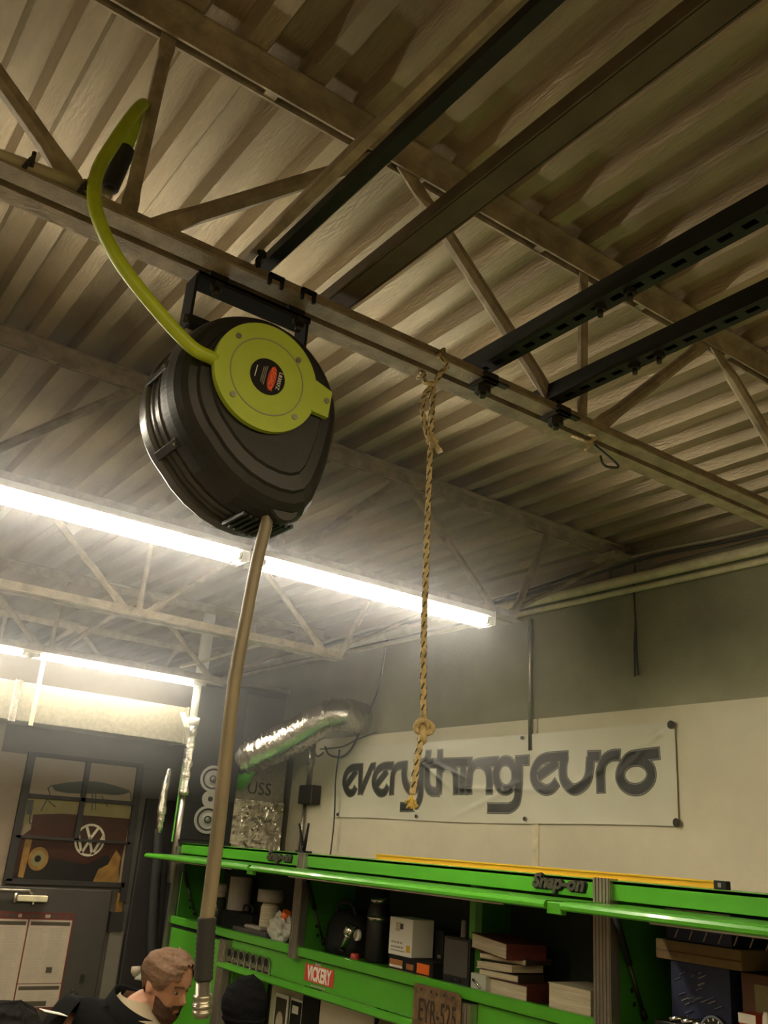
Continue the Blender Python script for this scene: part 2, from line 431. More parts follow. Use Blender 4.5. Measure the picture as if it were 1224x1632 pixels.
pipe("slack_wire", "slack black wire looping down the wall left of the banner", "wire", catmull([(-5.3192, 3.74, 3.7087), (-5.3164, 3.73, 3.5454), (-5.3739, 3.72, 3.2573), (-5.5046, 3.72, 3.0679), (-5.6086, 3.71, 2.896), (-5.7375, 3.71, 2.8306), (-5.8942, 3.7, 2.8485), (-5.966, 3.7, 2.9105)], 6), 0.007, "wire", None, 6)
pipe("slack_wire", "thin black wire running from the junction box towards the banner", "wire", catmull([(-5.3669, 3.74, 2.9879), (-5.5818, 3.73, 2.95), (-5.78, 3.73, 2.9059), (-6.0666, 3.72, 2.8988)], 6), 0.005, "wire", None, 6)
pipe("slack_wire", "black wire draped from the speaker tower over the silver duct", "wire", catmull([(-6.3568, 3.15, 2.8792), (-6.1809, 3.2, 2.8368), (-5.9817, 3.3, 2.8272), (-5.8946, 3.4, 2.8798), (-6.0058, 3.6, 2.891), (-6.1024, 3.72, 2.8493), (-6.0167, 3.72, 2.8691)], 6), 0.007, "wire", None, 6)
pipe("slack_wire", "thin wire dropping along the banner's left edge to the cabinet", "wire", catmull([(-5.7939, 3.72, 2.8784), (-5.7808, 3.7, 2.681), (-5.7539, 3.7, 2.4224), (-5.7592, 3.7, 2.2124), (-5.78, 3.70, 2.05)], 6), 0.005, "wire", None, 6)
jb = thing("junction_box", "grey electrical box on a vertical conduit left of the banner", "electrical box", (-6.1615, 3.72, 2.5895))
a_, b_ = (-6.2196, 3.7, 2.6337), (-6.0312, 3.7, 2.498)
MB().box((a_[0], 3.66, b_[2]), (b_[0], 3.745, a_[2])).build("box", "bolt", jb, 0.006)
MB().tube([(-6.19, 3.725, 3.0), (-6.19, 3.725, 2.63)], 0.022, 10).build("conduit", "steel_dull", jb)
MB().tube([(-6.22, 3.725, 2.52), (-6.22, 3.72, 2.10)], 0.014, 8).build("conduit", "steel_dull", jb)
MB().cyl((-6.19, 3.725, 2.83), (-6.19, 3.725, 2.79), 0.03, n=12).build("coupling", "steel_dull", jb)
ant = thing("antenna", "black twin antenna standing behind the cabinet top", "antenna", (-5.133, 3.1, 2.1734))
p0 = (-5.133, 3.1, 2.1734)
for q in ((-5.2182, 3.1, 2.3325), (-5.1059, 3.1, 2.3384)):
    MB().tube([p0, q], [0.012, 0.007], 8).build("rod", "black_matte", ant)
MB().box((p0[0] - .05, 3.07, 2.162), (p0[0] + .05, 3.13, p0[2] + .004)).build("base", "black_matte", ant)

# ================================================================ tube lights
def tube_light(X, yA, yB, z, label, group):
    t = thing("tube_light", label, "tube light", (X, (yA + yB) / 2, z), group)
    b = MB(); y0, y1 = yA + 0.006, yB - 0.006
    prof = [(-0.056, 0.036), (-0.046, 0.044), (-0.035, 0.068), (0.035, 0.068), (0.046, 0.044), (0.056, 0.036)]
    m = frame((X, y0, z), (1, 0, 0), (0, 0, 1))
    b.prism(prof, m, -(y1 - y0)); b.build("housing", "white_metal", t)
    for ye in (y0, y1 - .003):
        MB().box((X - .058, ye, z - .002), (X + .058, ye + .003, z + .064)).build("end_plate", "white_metal", t)
    for s in (-1, 1):
        MB().cyl((X + s * 0.033, y0 + 0.035, z + 0.018), (X + s * 0.033, y1 - 0.035, z + 0.018), 0.0165, n=14).build("tube", "tube_glass", t)
        for ye, d in ((y0, 1), (y1, -1)):
            MB().box((X + s * 0.033 - 0.012, min(ye + d * .008, ye + d * .03), z - 0.002), (X + s * 0.033 + 0.012, max(ye + d * .008, ye + d * .03), z + 0.045)).build("lamp_holder", "white_metal", t)
            MB().cyl((X + s * .033, ye + d * .03, z + .018), (X + s * .033, ye + d * .042, z + .018), 0.0172, n=12).build("end_cap", "steel_dull", t)
    for y in (y0 + 0.25, y1 - 0.25):
        MB().cyl((X, y, z + 0.066), (X, y, 3.30), 0.004, n=6).build("hanger", "steel_dull", t)
    return t
G1, G2 = "tube lights of the near row", "tube lights of the far row"
tube_light(-3.1, 1.50, 2.74, 3.205, "bright twin tube light, end one of the near row by the rope", G1)
tube_light(-3.1, 0.24, 1.48, 3.205, "bright twin tube light behind the hose reel, cut by the frame", G1)
tube_light(-3.1, -1.02, 0.22, 3.205, "twin tube light of the near row just outside the picture's left edge", G1)
tube_light(-3.1, -2.28, -1.04, 3.205, "twin tube light of the near row, second beyond the picture's edge", G1)
tube_light(-6.3, 1.555, 2.755, 3.245, "small far twin tube light ending at the white pipe", G2)
tube_light(-6.3, 0.33, 1.535, 3.245, "far twin tube light cut off at the picture's edge", G2)

# ================================================================ hose reel hanging from the first joist
RC = (0.667, 2.985); RR = 0.176
reel = thing("hose_reel", "big black hose reel with lime green side plate hanging under the joist", "hose reel", (-1.49, RC[0], 2.80))
def outline(k):
    pts = []
    for i in range(72):
        a = math.radians(-8 + i * (238 / 71.0))           # from the right, over the top, to lower left
        pts.append((RC[0] + RR * math.cos(a), RC[1] + RR * math.sin(a)))
    pts += [(0.582, 2.822), (0.615, 2.798), (0.650, 2.780), (0.690, 2.768), (0.730, 2.763), (0.765, 2.766), (0.792, 2.780), (0.808, 2.806), (0.820, 2.845), (0.832, 2.895)]
    cx, cy = 0.672, 2.978
    return [(cx + (y - cx) * k, cy + (z - cy) * k) for y, z in pts]
def shell(prof):
    return [[Vector((x, y, z)) for y, z in outline(k)] for x, k in prof]
fs = MB().loft(shell([(-1.387, 0.40), (-1.386, 0.64), (-1.391, 0.66), (-1.393, 0.78), (-1.400, 0.80), (-1.405, 0.875), (-1.415, 0.93), (-1.430, 0.972), (-1.450, 0.995), (-1.468, 1.0), (-1.478, 1.0), (-1.479, .955), (-1.485, .955)])).build("front_shell", "black_plastic", reel)
MB().loft(shell([(-1.482, .955), (-1.500, .955), (-1.501, .972), (-1.507, .972), (-1.508, .955), (-1.528, .955), (-1.529, .972), (-1.535, .972), (-1.536, .955), (-1.552, .955)])).build("drum_band", "drum_grey", reel)
MB().loft(shell([(-1.550, .955), (-1.552, .99), (-1.556, .995), (-1.590, .975), (-1.600, .95), (-1.606, .85), (-1.608, .4)])).build("back_shell", "drum_grey", reel)
for a in (172, 222, 318, 20, 95):
    ca, sa_ = math.cos(math.radians(a)), math.sin(math.radians(a))
    m = frame((-1.462, RC[0] + ca * RR * .985, RC[1] + sa_ * RR * .985), (0, -sa_, ca), (0, ca, sa_))
    MB().box((-.009, -.006, 0), (.009, .004, .10), m).build("clip", "black_plastic", reel, 0.002)
    MB().cyl(m @ Vector((0, .003, .012)), m @ Vector((0, .007, .012)), .003, n=8).build("clip_screw", "steel_dull", reel)
MB().loft([[Vector((x, 0.745 + r * math.cos(2*math.pi*k/20), z0 + r * 0.9 * math.sin(2*math.pi*k/20))) for k in range(20)] for x, r, z0 in ((-1.462, .022, 2.785), (-1.440, .030, 2.785), (-1.422, .030, 2.785), (-1.418, .026, 2.785))]).build("outlet_ring", "black_plastic", reel)
for k in range(9):
    y = 0.68 + 0.0125 * k
    MB().box((-1.545, y, 2.758 + .003 * abs(k - 4) * .6), (-1.455, y + 0.006, 2.772)).build("rib", "black_plastic", reel)
# side plate with tab
FP = FX((-1.372, 0.652, 3.007))
pl = []
for k in range(49):
    a = math.radians(17 + k * (326 / 48.0))
    pl.append((0.107 * math.cos(a), 0.107 * math.sin(a)))
pl = [(x, y) for x, y in pl]
TB = [(0.098, -0.034), (0.137, -0.036), (0.141, 0.020), (0.106, 0.031)]
plate = MB().prism(pl + TB, FP, -0.012).build("side_plate", "lime", reel, 0.0)
MB().ring(FP, 0.0745, 0.0765, 0.0012, 56).build("ring_line", "deck_dark", plate)
MB().disc(FP, 0.036, 0.0015, 36).build("label", "black_matte", plate)
FL = FP @ Matrix.Translation((0, 0, .0016)) @ Matrix.Rotation(math.radians(-97), 4, 'Z')
MB().disc(FL @ Matrix.Translation((0, 0.0085, 0)), 0.026, 0.0006, 28, ry=0.0085).build("label_oval", "red_sticker", plate)
text_obj("label_text", "LEGACY", 0.0125, "orange", FL @ Matrix.Translation((0, .0085, .0007)), plate, 0.0003, 0.0004, 0.2)
text_obj("label_text", "L8305FZ", 0.0105, "white_print", FL @ Matrix.Translation((-.002, .0235, .0004)), plate, 0.0003)
for i, wd in enumerate((.040, .036, .032)):
    MB().box((-wd / 2, -.0058 - .0034 * i, 0), (wd / 2, -.0046 - .0034 * i, .0004), FL).build("label_line", "paper_grey", plate)
MB().box((-.012, -.026, 0), (.012, -.0245, .0004), FL).build("label_line", "paper_white", plate)
for y, z in ((0.5837, 3.0656), (0.7109, 3.0648), (0.5888, 2.9474), (0.7172, 2.9469), (0.782, 3.004)):
    MB().disc(FX((-1.372, y, z)), 0.0055, 0.003, 12).build("screw", "steel_dull", plate)
# bracket bolted under the chord
bk = thing("reel_bracket", "black steel bracket holding the hose reel under the joist", "bracket", (-1.48, 0.66, 3.24))
MB().box((-1.560, 0.535, 3.246), (-1.498, 0.795, 3.254)).build("top_strap", "black_matte", bk, 0.0015)
MB().box((-1.502, 0.535, 3.240), (-1.498, 0.795, 3.254)).build("strap_lip", "black_matte", bk)
for y in (0.560, 0.74):
    MB().box((-1.55, y, 3.254), (-1.50, y + .04, 3.266)).build("packer", "black_matte", bk)
for y in (0.533, 0.789):
    MB().box((-1.555, y, 3.135 if y < .6 else 3.10), (-1.503, y + 0.006, 3.25)).build("arm", "black_matte", bk, 0.0015)
    MB().cyl((-1.520, y - 0.008, 3.15), (-1.520, y + 0.014, 3.15), 0.010, n=10).build("pivot_bolt", "bolt", bk)
MB().box((-1.535, .535, 3.138), (-1.505, .60, 3.158)).build("pivot_lug", "black_matte", bk, .003)
MB().box((-1.535, .73, 3.110), (-1.505, .79, 3.150)).build("pivot_lug", "black_matte", bk, .003)
for y in (0.580, 0.772):
    b = MB().cyl((-1.508, y, 3.246), (-1.508, y, 3.234), 0.014, n=6); b.cyl((-1.508, y, 3.234), (-1.508, y, 3.218), 0.007, n=10); b.build("bolt", "bolt", bk)
for y in (0.680, 0.757):
    b = MB()
    for dy in (-.016, .012): b.box((-1.4555, y + dy, 3.258), (-1.4475, y + dy + .006, 3.282))
    b.box((-1.4555, y - .016, 3.276), (-1.4475, y + .018, 3.284)); b.build("top_clip", "black_matte", bk)
hk = MB().tube(catmull([(-1.45, 0.6376, 3.2844), (-1.45, 0.6343, 3.2979), (-1.45, 0.6397, 3.3111), (-1.45, 0.6357, 3.3197), (-1.45, 0.6442, 3.3209), (-1.45, 0.6469, 3.3115)], 5), 0.0055, 8)
hk.build("hook", "black_matte", bk)

# drop hose
hp = [(-1.445, 0.728, 2.8088), (-1.446, 0.7259, 2.7681), (-1.45, 0.7175, 2.6811)] + [(-1.45, 0.7103, 2.5852), (-1.45, 0.7028, 2.4551), (-1.45, 0.7076, 2.238), (-1.45, 0.7088, 2.118), (-1.45, 0.7082, 2.0718)]
hose = thing("drop_hose", "tan rubber hose hanging straight down from the reel to a metal coupling", "hose", (-1.45, 0.72, 1.93))
MB().tube(catmull(hp, 5), 0.0118, 14).build("hose_body", "hose_tan", hose)
g0, g1 = Vector((-1.45, 0.7086, 2.0837)), Vector((-1.45, 0.7159, 1.9938))
pts = []; rad = []
for i in range(27):
    f = i / 26.0; pts.append(g0.lerp(g1, f)); rad.append(0.0152 if i % 2 else 0.0140)
MB().tube(pts, rad, 18).build("grip_sleeve", "rubber", hose)
c0, c1 = g1, Vector((-1.45, 0.7219, 1.9414))
cp = [(0, .0115), (.38, .0115), (.39, .0142), (.45, .0150), (.50, .0142), (.60, .0142), (.61, .0155), (.72, .0155), (.73, .0138), (.80, .0138), (.81, .0150), (.9, .0150), (.93, .011), (1, .011)]
cpl = MB().tube([c0.lerp(c1, f) for f, r in cp], [r for f, r in cp], 18).build("coupling", "steel_dull", hose)
MB().cyl(c0.lerp(c1, .64), c0.lerp(c1, .71), 0.0158, n=18).build("collar", "chrome", cpl)

# lime lead hose looping over the joist
lh = thing("lead_hose", "lime green air hose looping over the joist into the reel plate", "hose", (-1.4, 0.45, 3.05))
hp = [(-1.392, 0.5617, 3.0136), (-1.38, 0.5394, 3.0073), (-1.378, 0.4945, 3.0151), (-1.385, 0.4043, 3.0794), (-1.4, 0.3406, 3.1481), (-1.415, 0.2992, 3.2291), (-1.43, 0.2926, 3.311), (-1.45, 0.3163, 3.4153), (-1.465, 0.3405, 3.5002), (-1.49, 0.359, 3.5543), (-1.525, 0.3709, 3.5817), (-1.545, 0.3661, 3.5316), (-1.555, 0.3602, 3.4744)]
MB().tube(catmull(hp, 8), 0.0125, 14).build("hose_body", "lime_hose", lh)
s0, s1 = Vector((-1.552, 0.3624, 3.4926)), Vector((-1.555, 0.3458, 3.3823))
MB().tube([s0, s0.lerp(s1, .05), s0.lerp(s1, .95), s1], [.014, .0185, .0185, .016], 16).build("bend_sleeve", "rubber", lh)
MB().tube([s1, Vector((-1.555, 0.3416, 3.3497))], .012, 12).build("fitting", "steel_dull", lh)
# air line on the chord
al = thing("air_pipe", "pale steel air pipe strapped along the top of the joist chord", "pipe", (-1.49, -0.2, 3.34))
e0, e1 = Vector((-1.475, 0.1389, 3.2849)), Vector((-1.475, 0.2811, 3.2985))
st = e0 - (e1 - e0) * 2.2
MB().tube([st, e0, e1], 0.0155, 14).build("pipe", "conduit", al)
MB().tube([e1, e1 + (e1 - e0).normalized() * .018], .0185, 14).build("end_fitting", "steel_dull", al)
for q, tq in (((-1.46, 0.1889, 3.2844), (-1.46, 0.188, 3.3158)), ((-1.46, 0.2861, 3.2888), (-1.46, 0.2883, 3.3141))):
    q = Vector(q); tq = Vector(tq)
    MB().tube(catmull([tq, q.lerp(tq, .4), q, (-1.455, q.y - .002, 3.30), (-1.455, q.y - .012, 3.272)], 4), .0042, 6).build("zip_tie", "wire", al)

# rope
rope = thing("rope", "yellow and black flecked rope tied to the joist with knotted frayed end", "rope", (-1.47, 1.13, 2.0))
r0 = Vector((-1.47, 1.1092, 3.2034))
low = [(-1.468, 1.1107, 3.0803), (-1.466, 1.1116, 2.9444), (-1.465, 1.1161, 2.774), (-1.465, 1.123, 2.5879), (-1.465, 1.1328, 2.453)]
low2 = [(-1.46, 1.1264, 2.4224), (-1.46, 1.12, 2.3819), (-1.46, 1.1155, 2.34), (-1.46, 1.1117, 2.3093)]
def twisted(name, pts, r, k=6, parent=rope):
    P = catmull(pts, k)
    body = MB().tube(P, r, 10).build(name, "rope", parent)
    L = 0.0; pos = [0.0]
    for a, b in zip(P, P[1:]): L += (b - a).length; pos.append(L)
    fl = MB(); s = 0.006; ph = 0
    def at(d):
        for i in range(len(P) - 1):
            if pos[i+1] >= d: return P[i].lerp(P[i+1], (d - pos[i]) / max(1e-6, pos[i+1] - pos[i])), (P[i+1] - P[i]).normalized()
        return P[-1], (P[-1] - P[-2]).normalized()
    while s < L - 0.012:
        for q in range(3):
            a = ph + q * 2.094; seg = []
            for j in range(3):
                p, d = at(s + j * 0.006); u = d.orthogonal().normalized(); v = d.cross(u)
                aa = a + j * .5
                seg.append(p + (u * math.cos(aa) + v * math.sin(aa)) * (r * .86))
            fl.tube(seg, r * .34, 5)
        s += 0.021; ph += 1.05
    fl.build("fleck", "rope_fleck", body)["kind"] = "stuff"
    return body
twisted("strand", [r0] + low, 0.0062)
twisted("tail", low2, 0.0062)
twisted("loop", [r0, (-1.468, 1.0852, 3.1619), (-1.466, 1.0811, 3.1236), (-1.464, 1.0955, 3.0738), (-1.462, 1.1078, 3.0528)], 0.0058)
twisted("hitch", [(-1.45, 1.1202, 3.2351), (-1.447, 1.108, 3.2162), (-1.45, 1.1009, 3.1956), (-1.455, 1.0873, 3.1892), (-1.47, 1.0839, 3.2019), (-1.52, 1.115, 3.255), (-1.575, 1.14, 3.275), (-1.572, 1.16, 3.315), (-1.51, 1.165, 3.330), (-1.46, 1.111, 3.2748), (-1.45, 1.1223, 3.2603), (-1.45, 1.1304, 3.2488), (-1.447, 1.1181, 3.2298)], 0.0058, 5)
def knot(c, s, name="knot"):
    c = Vector(c); P = []
    for i in range(46):
        t = 2 * math.pi * i / 45
        P.append(c + Vector((0.5 * math.sin(3 * t), (math.sin(t) + 2 * math.sin(2 * t)) * .34, (math.cos(t) - 2 * math.cos(2 * t)) * .46)) * s)
    return MB().tube(P, 0.0064, 8).build(name, "rope", rope)
knot((-1.46, 1.1318, 2.4353), 0.017)
knot((-1.458, 1.108, 3.0546), 0.008)
fr = MB(); fc = Vector((-1.46, 1.1108, 2.3012))
for i in range(60):
    a = R.uniform(0, 6.28); d = Vector((math.cos(a) * R.uniform(.1, 1), math.sin(a) * R.uniform(.1, 1), -R.uniform(.2, 1.3)))
    fr.tube([fc + Vector((0, 0, .008)), fc + d * .007, fc + d * .0145], [.0022, .002, .0012], 4)
fr.build("frayed_end", "rope_fray", rope)["kind"] = "stuff"
MB().tube(catmull([(-1.46, 1.1132, 2.291), (-1.46, 1.1185, 2.2811), (-1.46, 1.1276, 2.2808)], 4), .0012, 5).build("loose_thread", "paper_white", rope)
MB().tube(catmull([(-1.452, 1.1054, 3.0487), (-1.45, 1.1149, 3.042), (-1.45, 1.1226, 3.0324)], 4), [.006] * 8 + [.007], 8).build("rope_tail", "rope", rope)
MB().tube([(-1.45, 1.1204, 3.0393), (-1.45, 1.1263, 3.0306)], .0062, 8).build("taped_tip", "paper_white", rope)
# rag of cord tied round the chord
rg = thing("cord_scrap", "scrap of tan cord and wire left tied around the joist", "cord", (-1.47, 1.66, 3.25))
MB().tube(catmull([(-1.58, 1.655, 3.30), (-1.46, 1.5849, 3.2202), (-1.448, 1.5925, 3.2117), (-1.448, 1.6111, 3.2213), (-1.45, 1.6276, 3.2417), (-1.57, 1.69, 3.31)], 5), .0042, 7).build("cord", "rope", rg)
MB().tube(catmull([(-1.448, 1.6111, 3.2213), (-1.448, 1.597, 3.1991), (-1.45, 1.5877, 3.188)], 4), .0045, 7).build("cord_end", "rope", rg)
MB().tube(catmull([(-1.47, 1.666, 3.2021), (-1.46, 1.6615, 3.178), (-1.455, 1.677, 3.1708), (-1.46, 1.7217, 3.1898), (-1.52, 1.70, 3.262)], 5), .0035, 6).build("wire_loop", "wire", rg)

# ================================================================ banner
BX0, BX1, BZ0, BZ1 = -5.862, -2.848, 2.414, 2.896
def bdisp(x, z):
    u = (x - BX0) / (BX1 - BX0)
    d = 0.0035 * pnoise((x * 2.1, z * 5.0, 3.1)) + 0.0022 * pnoise((x * 7 + z * 4, z * 9, 1.7))
    for cx, cz, ang, ln, wd, am in ((-4.93, 2.83, -0.30, .60, .012, .009), (-4.93, 2.83, -0.52, .55, .012, .008), (-4.45, 2.60, -.02, .9, .010, .006), (-2.90, 2.86, 3.55, .9, .016, .008), (-3.9, 2.62, 3.45, .7, .016, .005), (-2.92, 2.86, 3.8, .5, .016, .005)):
        dx, dz = x - cx, z - cz
        al = dx * math.cos(ang) + dz * math.sin(ang); pe = -dx * math.sin(ang) + dz * math.cos(ang)
        if 0 < al < ln: d += am * math.exp(-(pe / wd) ** 2) * (1 - al / ln) * min(1, al / .04)
    return d
YB = 3.733
def bpt(x, z, o=0.0): return Vector((x, YB - bdisp(x, z) - o, z))
ban = thing("banner", "white vinyl banner reading everything euro, pinned on the back wall", "banner", (-4.35, 3.74, BZ0))
b = MB()
nx, nz = 300, 50
b.grid(lambda u, v: bpt(BX0 + (BX1 - BX0) * u, BZ0 + (BZ1 - BZ0) * v + (.006 * math.sin(u * 3.14) * (-1 if v > .5 else -1)) + (0.004 if v < .5 else 0) * math.sin(u * 9)), nx, nz)
sheet = b.build("sheet", "vinyl", ban)
WST = 0.064
def stroke(pts, k=8, straight=False):
    P = [Vector((p[0], p[1], 0)) for p in pts]
    if not straight and len(P) > 2: P = catmull(P, k)
    out = [P[0]]
    for a, c in zip(P, P[1:]):
        n = max(1, int((c - a).length / 0.015))
        for i in range(1, n + 1): out.append(a.lerp(c, i / n))
    return out
def ribbon(mb, P, w, off, ext):
    if ext:
        P = [P[0] - (P[1] - P[0]).normalized() * ext] + P[1:-1] + [P[-1] + (P[-1] - P[-2]).normalized() * ext]
    prev = None
    for i, p in enumerate(P):
        d = (P[min(i + 1, len(P) - 1)] - P[max(i - 1, 0)]).normalized(); n = Vector((-d.y, d.x, 0))
        cur = [mb.bm.verts.new(bpt(p.x + n.x * w * s, p.y + n.y * w * s, off)) for s in (-.5, -.17, .17, .5)]
        if prev:
            for q in range(3): mb.bm.faces.new((prev[q], prev[q+1], cur[q+1], cur[q]))
        prev = cur
LET = {
 "e1": [([(-5.4893, 2.752), (-5.6152, 2.7521), (-5.6845, 2.7261), (-5.7113, 2.668), (-5.6873, 2.6168), (-5.634, 2.5796), (-5.5808, 2.5886), (-5.5582, 2.6186)], 0), ([(-5.681, 2.6273), (-5.5631, 2.7307)], 1)],
 "v": [([(-5.512, 2.7505), (-5.4973, 2.5686)], 1), ([(-5.4909, 2.5767), (-5.3802, 2.7532), (-5.336, 2.7541)], 1)],
 "e2": [([(-5.1246, 2.7523), (-5.2394, 2.7515), (-5.3118, 2.7227), (-5.3423, 2.6621), (-5.3155, 2.6111), (-5.2588, 2.5775), (-5.203, 2.5862), (-5.1721, 2.6216)], 0), ([(-5.3119, 2.6252), (-5.1946, 2.72)], 1)],
 "r1": [([(-5.1271, 2.5651), (-5.1294, 2.6291), (-5.1251, 2.6964), (-5.0919, 2.7395), (-5.0383, 2.7519), (-4.9708, 2.753)], 0)],
 "y": [([(-4.9983, 2.7587), (-5.0007, 2.686), (-4.9671, 2.6223), (-4.9109, 2.59), (-4.8544, 2.6115), (-4.8263, 2.654)], 0), ([(-4.8169, 2.7592), (-4.8117, 2.6347), (-4.8164, 2.5497), (-4.8501, 2.5009), (-4.9186, 2.4892), (-5.0229, 2.4886)], 0)],
 "bar": [([(-4.8313, 2.7577), (-4.3252, 2.7517)], 1)],
 "t": [([(-4.7554, 2.839), (-4.7606, 2.7193), (-4.7553, 2.6434), (-4.7327, 2.6009), (-4.6891, 2.5819), (-4.6201, 2.5805)], 0)],
 "h": [([(-4.6346, 2.8369), (-4.6312, 2.5677)], 1), ([(-4.6299, 2.702), (-4.5991, 2.7358), (-4.5574, 2.744), (-4.5085, 2.7278), (-4.4763, 2.6894), (-4.4658, 2.6211), (-4.4619, 2.5652)], 0)],
 "i": [([(-4.4073, 2.7424), (-4.4015, 2.5649)], 1)],
 "n": [([(-4.3421, 2.5647), (-4.3455, 2.6196), (-4.3398, 2.6891), (-4.3099, 2.7305), (-4.2522, 2.7441), (-4.0933, 2.748)], 0), ([(-4.248, 2.7422), (-4.1991, 2.7213), (-4.17, 2.6784), (-4.1621, 2.6261), (-4.1618, 2.5639)], 0)],
 "g": [([(-3.9486, 2.667), (-3.952, 2.6879), (-3.9604, 2.7076), (-3.9735, 2.7247), (-3.9903, 2.7381), (-4.0098, 2.7469), (-4.0306, 2.7504), (-4.0514, 2.7482), (-4.0706, 2.7406), (-4.087, 2.7279), (-4.0992, 2.7112), (-4.1065, 2.6915), (-4.1084, 2.6702), (-4.1047, 2.6489), (-4.0957, 2.629), (-4.0821, 2.612), (-4.0649, 2.5989), (-4.0453, 2.5907), (-4.0245, 2.5878), (-4.0042, 2.5904), (-3.9855, 2.5982), (-3.9697, 2.6107), (-3.9578, 2.6271), (-3.9506, 2.6463), (-3.9486, 2.667)], 2), ([(-3.9517, 2.7465), (-3.8398, 2.7471)], 1), ([(-3.9191, 2.7514), (-3.9163, 2.6583), (-3.9188, 2.5748), (-3.9358, 2.521), (-3.9848, 2.4909), (-4.0545, 2.488), (-4.1741, 2.4877)], 0)],
 "e3": [([(-3.543, 2.7567), (-3.6359, 2.7568), (-3.7115, 2.7528), (-3.7668, 2.7298), (-3.8017, 2.6727), (-3.7802, 2.6188), (-3.7148, 2.5857), (-3.6595, 2.594), (-3.6211, 2.6248)], 0), ([(-3.7726, 2.654), (-3.6151, 2.7317)], 1)],
 "u": [([(-3.5677, 2.756), (-3.5808, 2.692), (-3.5649, 2.6279), (-3.5009, 2.5855), (-3.4276, 2.6088), (-3.3933, 2.6601), (-3.3843, 2.7221), (-3.382, 2.7455)], 0), ([(-3.4032, 2.7518), (-3.3138, 2.7501)], 1)],
 "r2": [([(-3.3132, 2.5674), (-3.3145, 2.6242), (-3.3117, 2.6776), (-3.2904, 2.7231), (-3.2451, 2.7492), (-3.1828, 2.7507)], 0)],
 "o": [([(-3.0341, 2.7103), (-3.0562, 2.7186), (-3.0807, 2.7224), (-3.1061, 2.7214), (-3.1304, 2.7156), (-3.152, 2.7053), (-3.1694, 2.6913), (-3.1813, 2.6745), (-3.1868, 2.6561), (-3.1855, 2.6374), (-3.1776, 2.6198), (-3.1636, 2.6045), (-3.1447, 2.5925), (-3.1221, 2.5847), (-3.0975, 2.5815), (-3.0725, 2.583), (-3.0489, 2.5892), (-3.0281, 2.5995), (-3.0114, 2.6132), (-3.0, 2.6295), (-2.9946, 2.6473), (-2.9955, 2.6654), (-3.0027, 2.6826), (-3.0158, 2.6979), (-3.0339, 2.7102)], 2), ([(-3.1583, 2.7024), (-3.1184, 2.7356), (-3.0605, 2.744), (-2.9408, 2.7506)], 0)],
}
for key, ss in LET.items():
    lo, mi, hi = MB(), MB(), MB()
    for pts, kind in ss:
        P = stroke(pts, 8, kind == 1)
        for mb, wk, off, e in ((lo, 1.0, .0012, .004), (mi, .84, .0020, -.001), (hi, .74, .0028, -.004)):
            ribbon(mb, P, WST * wk * (0.92 if key in ("e1", "v", "e2", "r1") else 1), off, e)
    L = lo.build("letter", "ink_grey", ban)
    mi.build("letter_line", "ink_mid", L); hi.build("letter_core", "ink", L)
for q in ((-2.8643, 3.725, 2.8813), (-2.8527, 3.725, 2.4313), (-3.8914, 3.725, 2.8715), (-3.8593, 3.725, 2.4324), (-4.839, 3.725, 2.4324), (-5.801, 3.725, 2.8748), (-5.7531, 3.725, 2.4329)):
    big = q[0] > -3.0
    m = FY((q[0], 3.727, q[2]))
    g = MB().ring(m, .009, .020 if big else .013, .004, 20).build("grommet", "steel_dull" if not big else "bolt", ban)
    MB().disc(m, .010, .006, 12).build("screw_head", "bolt", g)

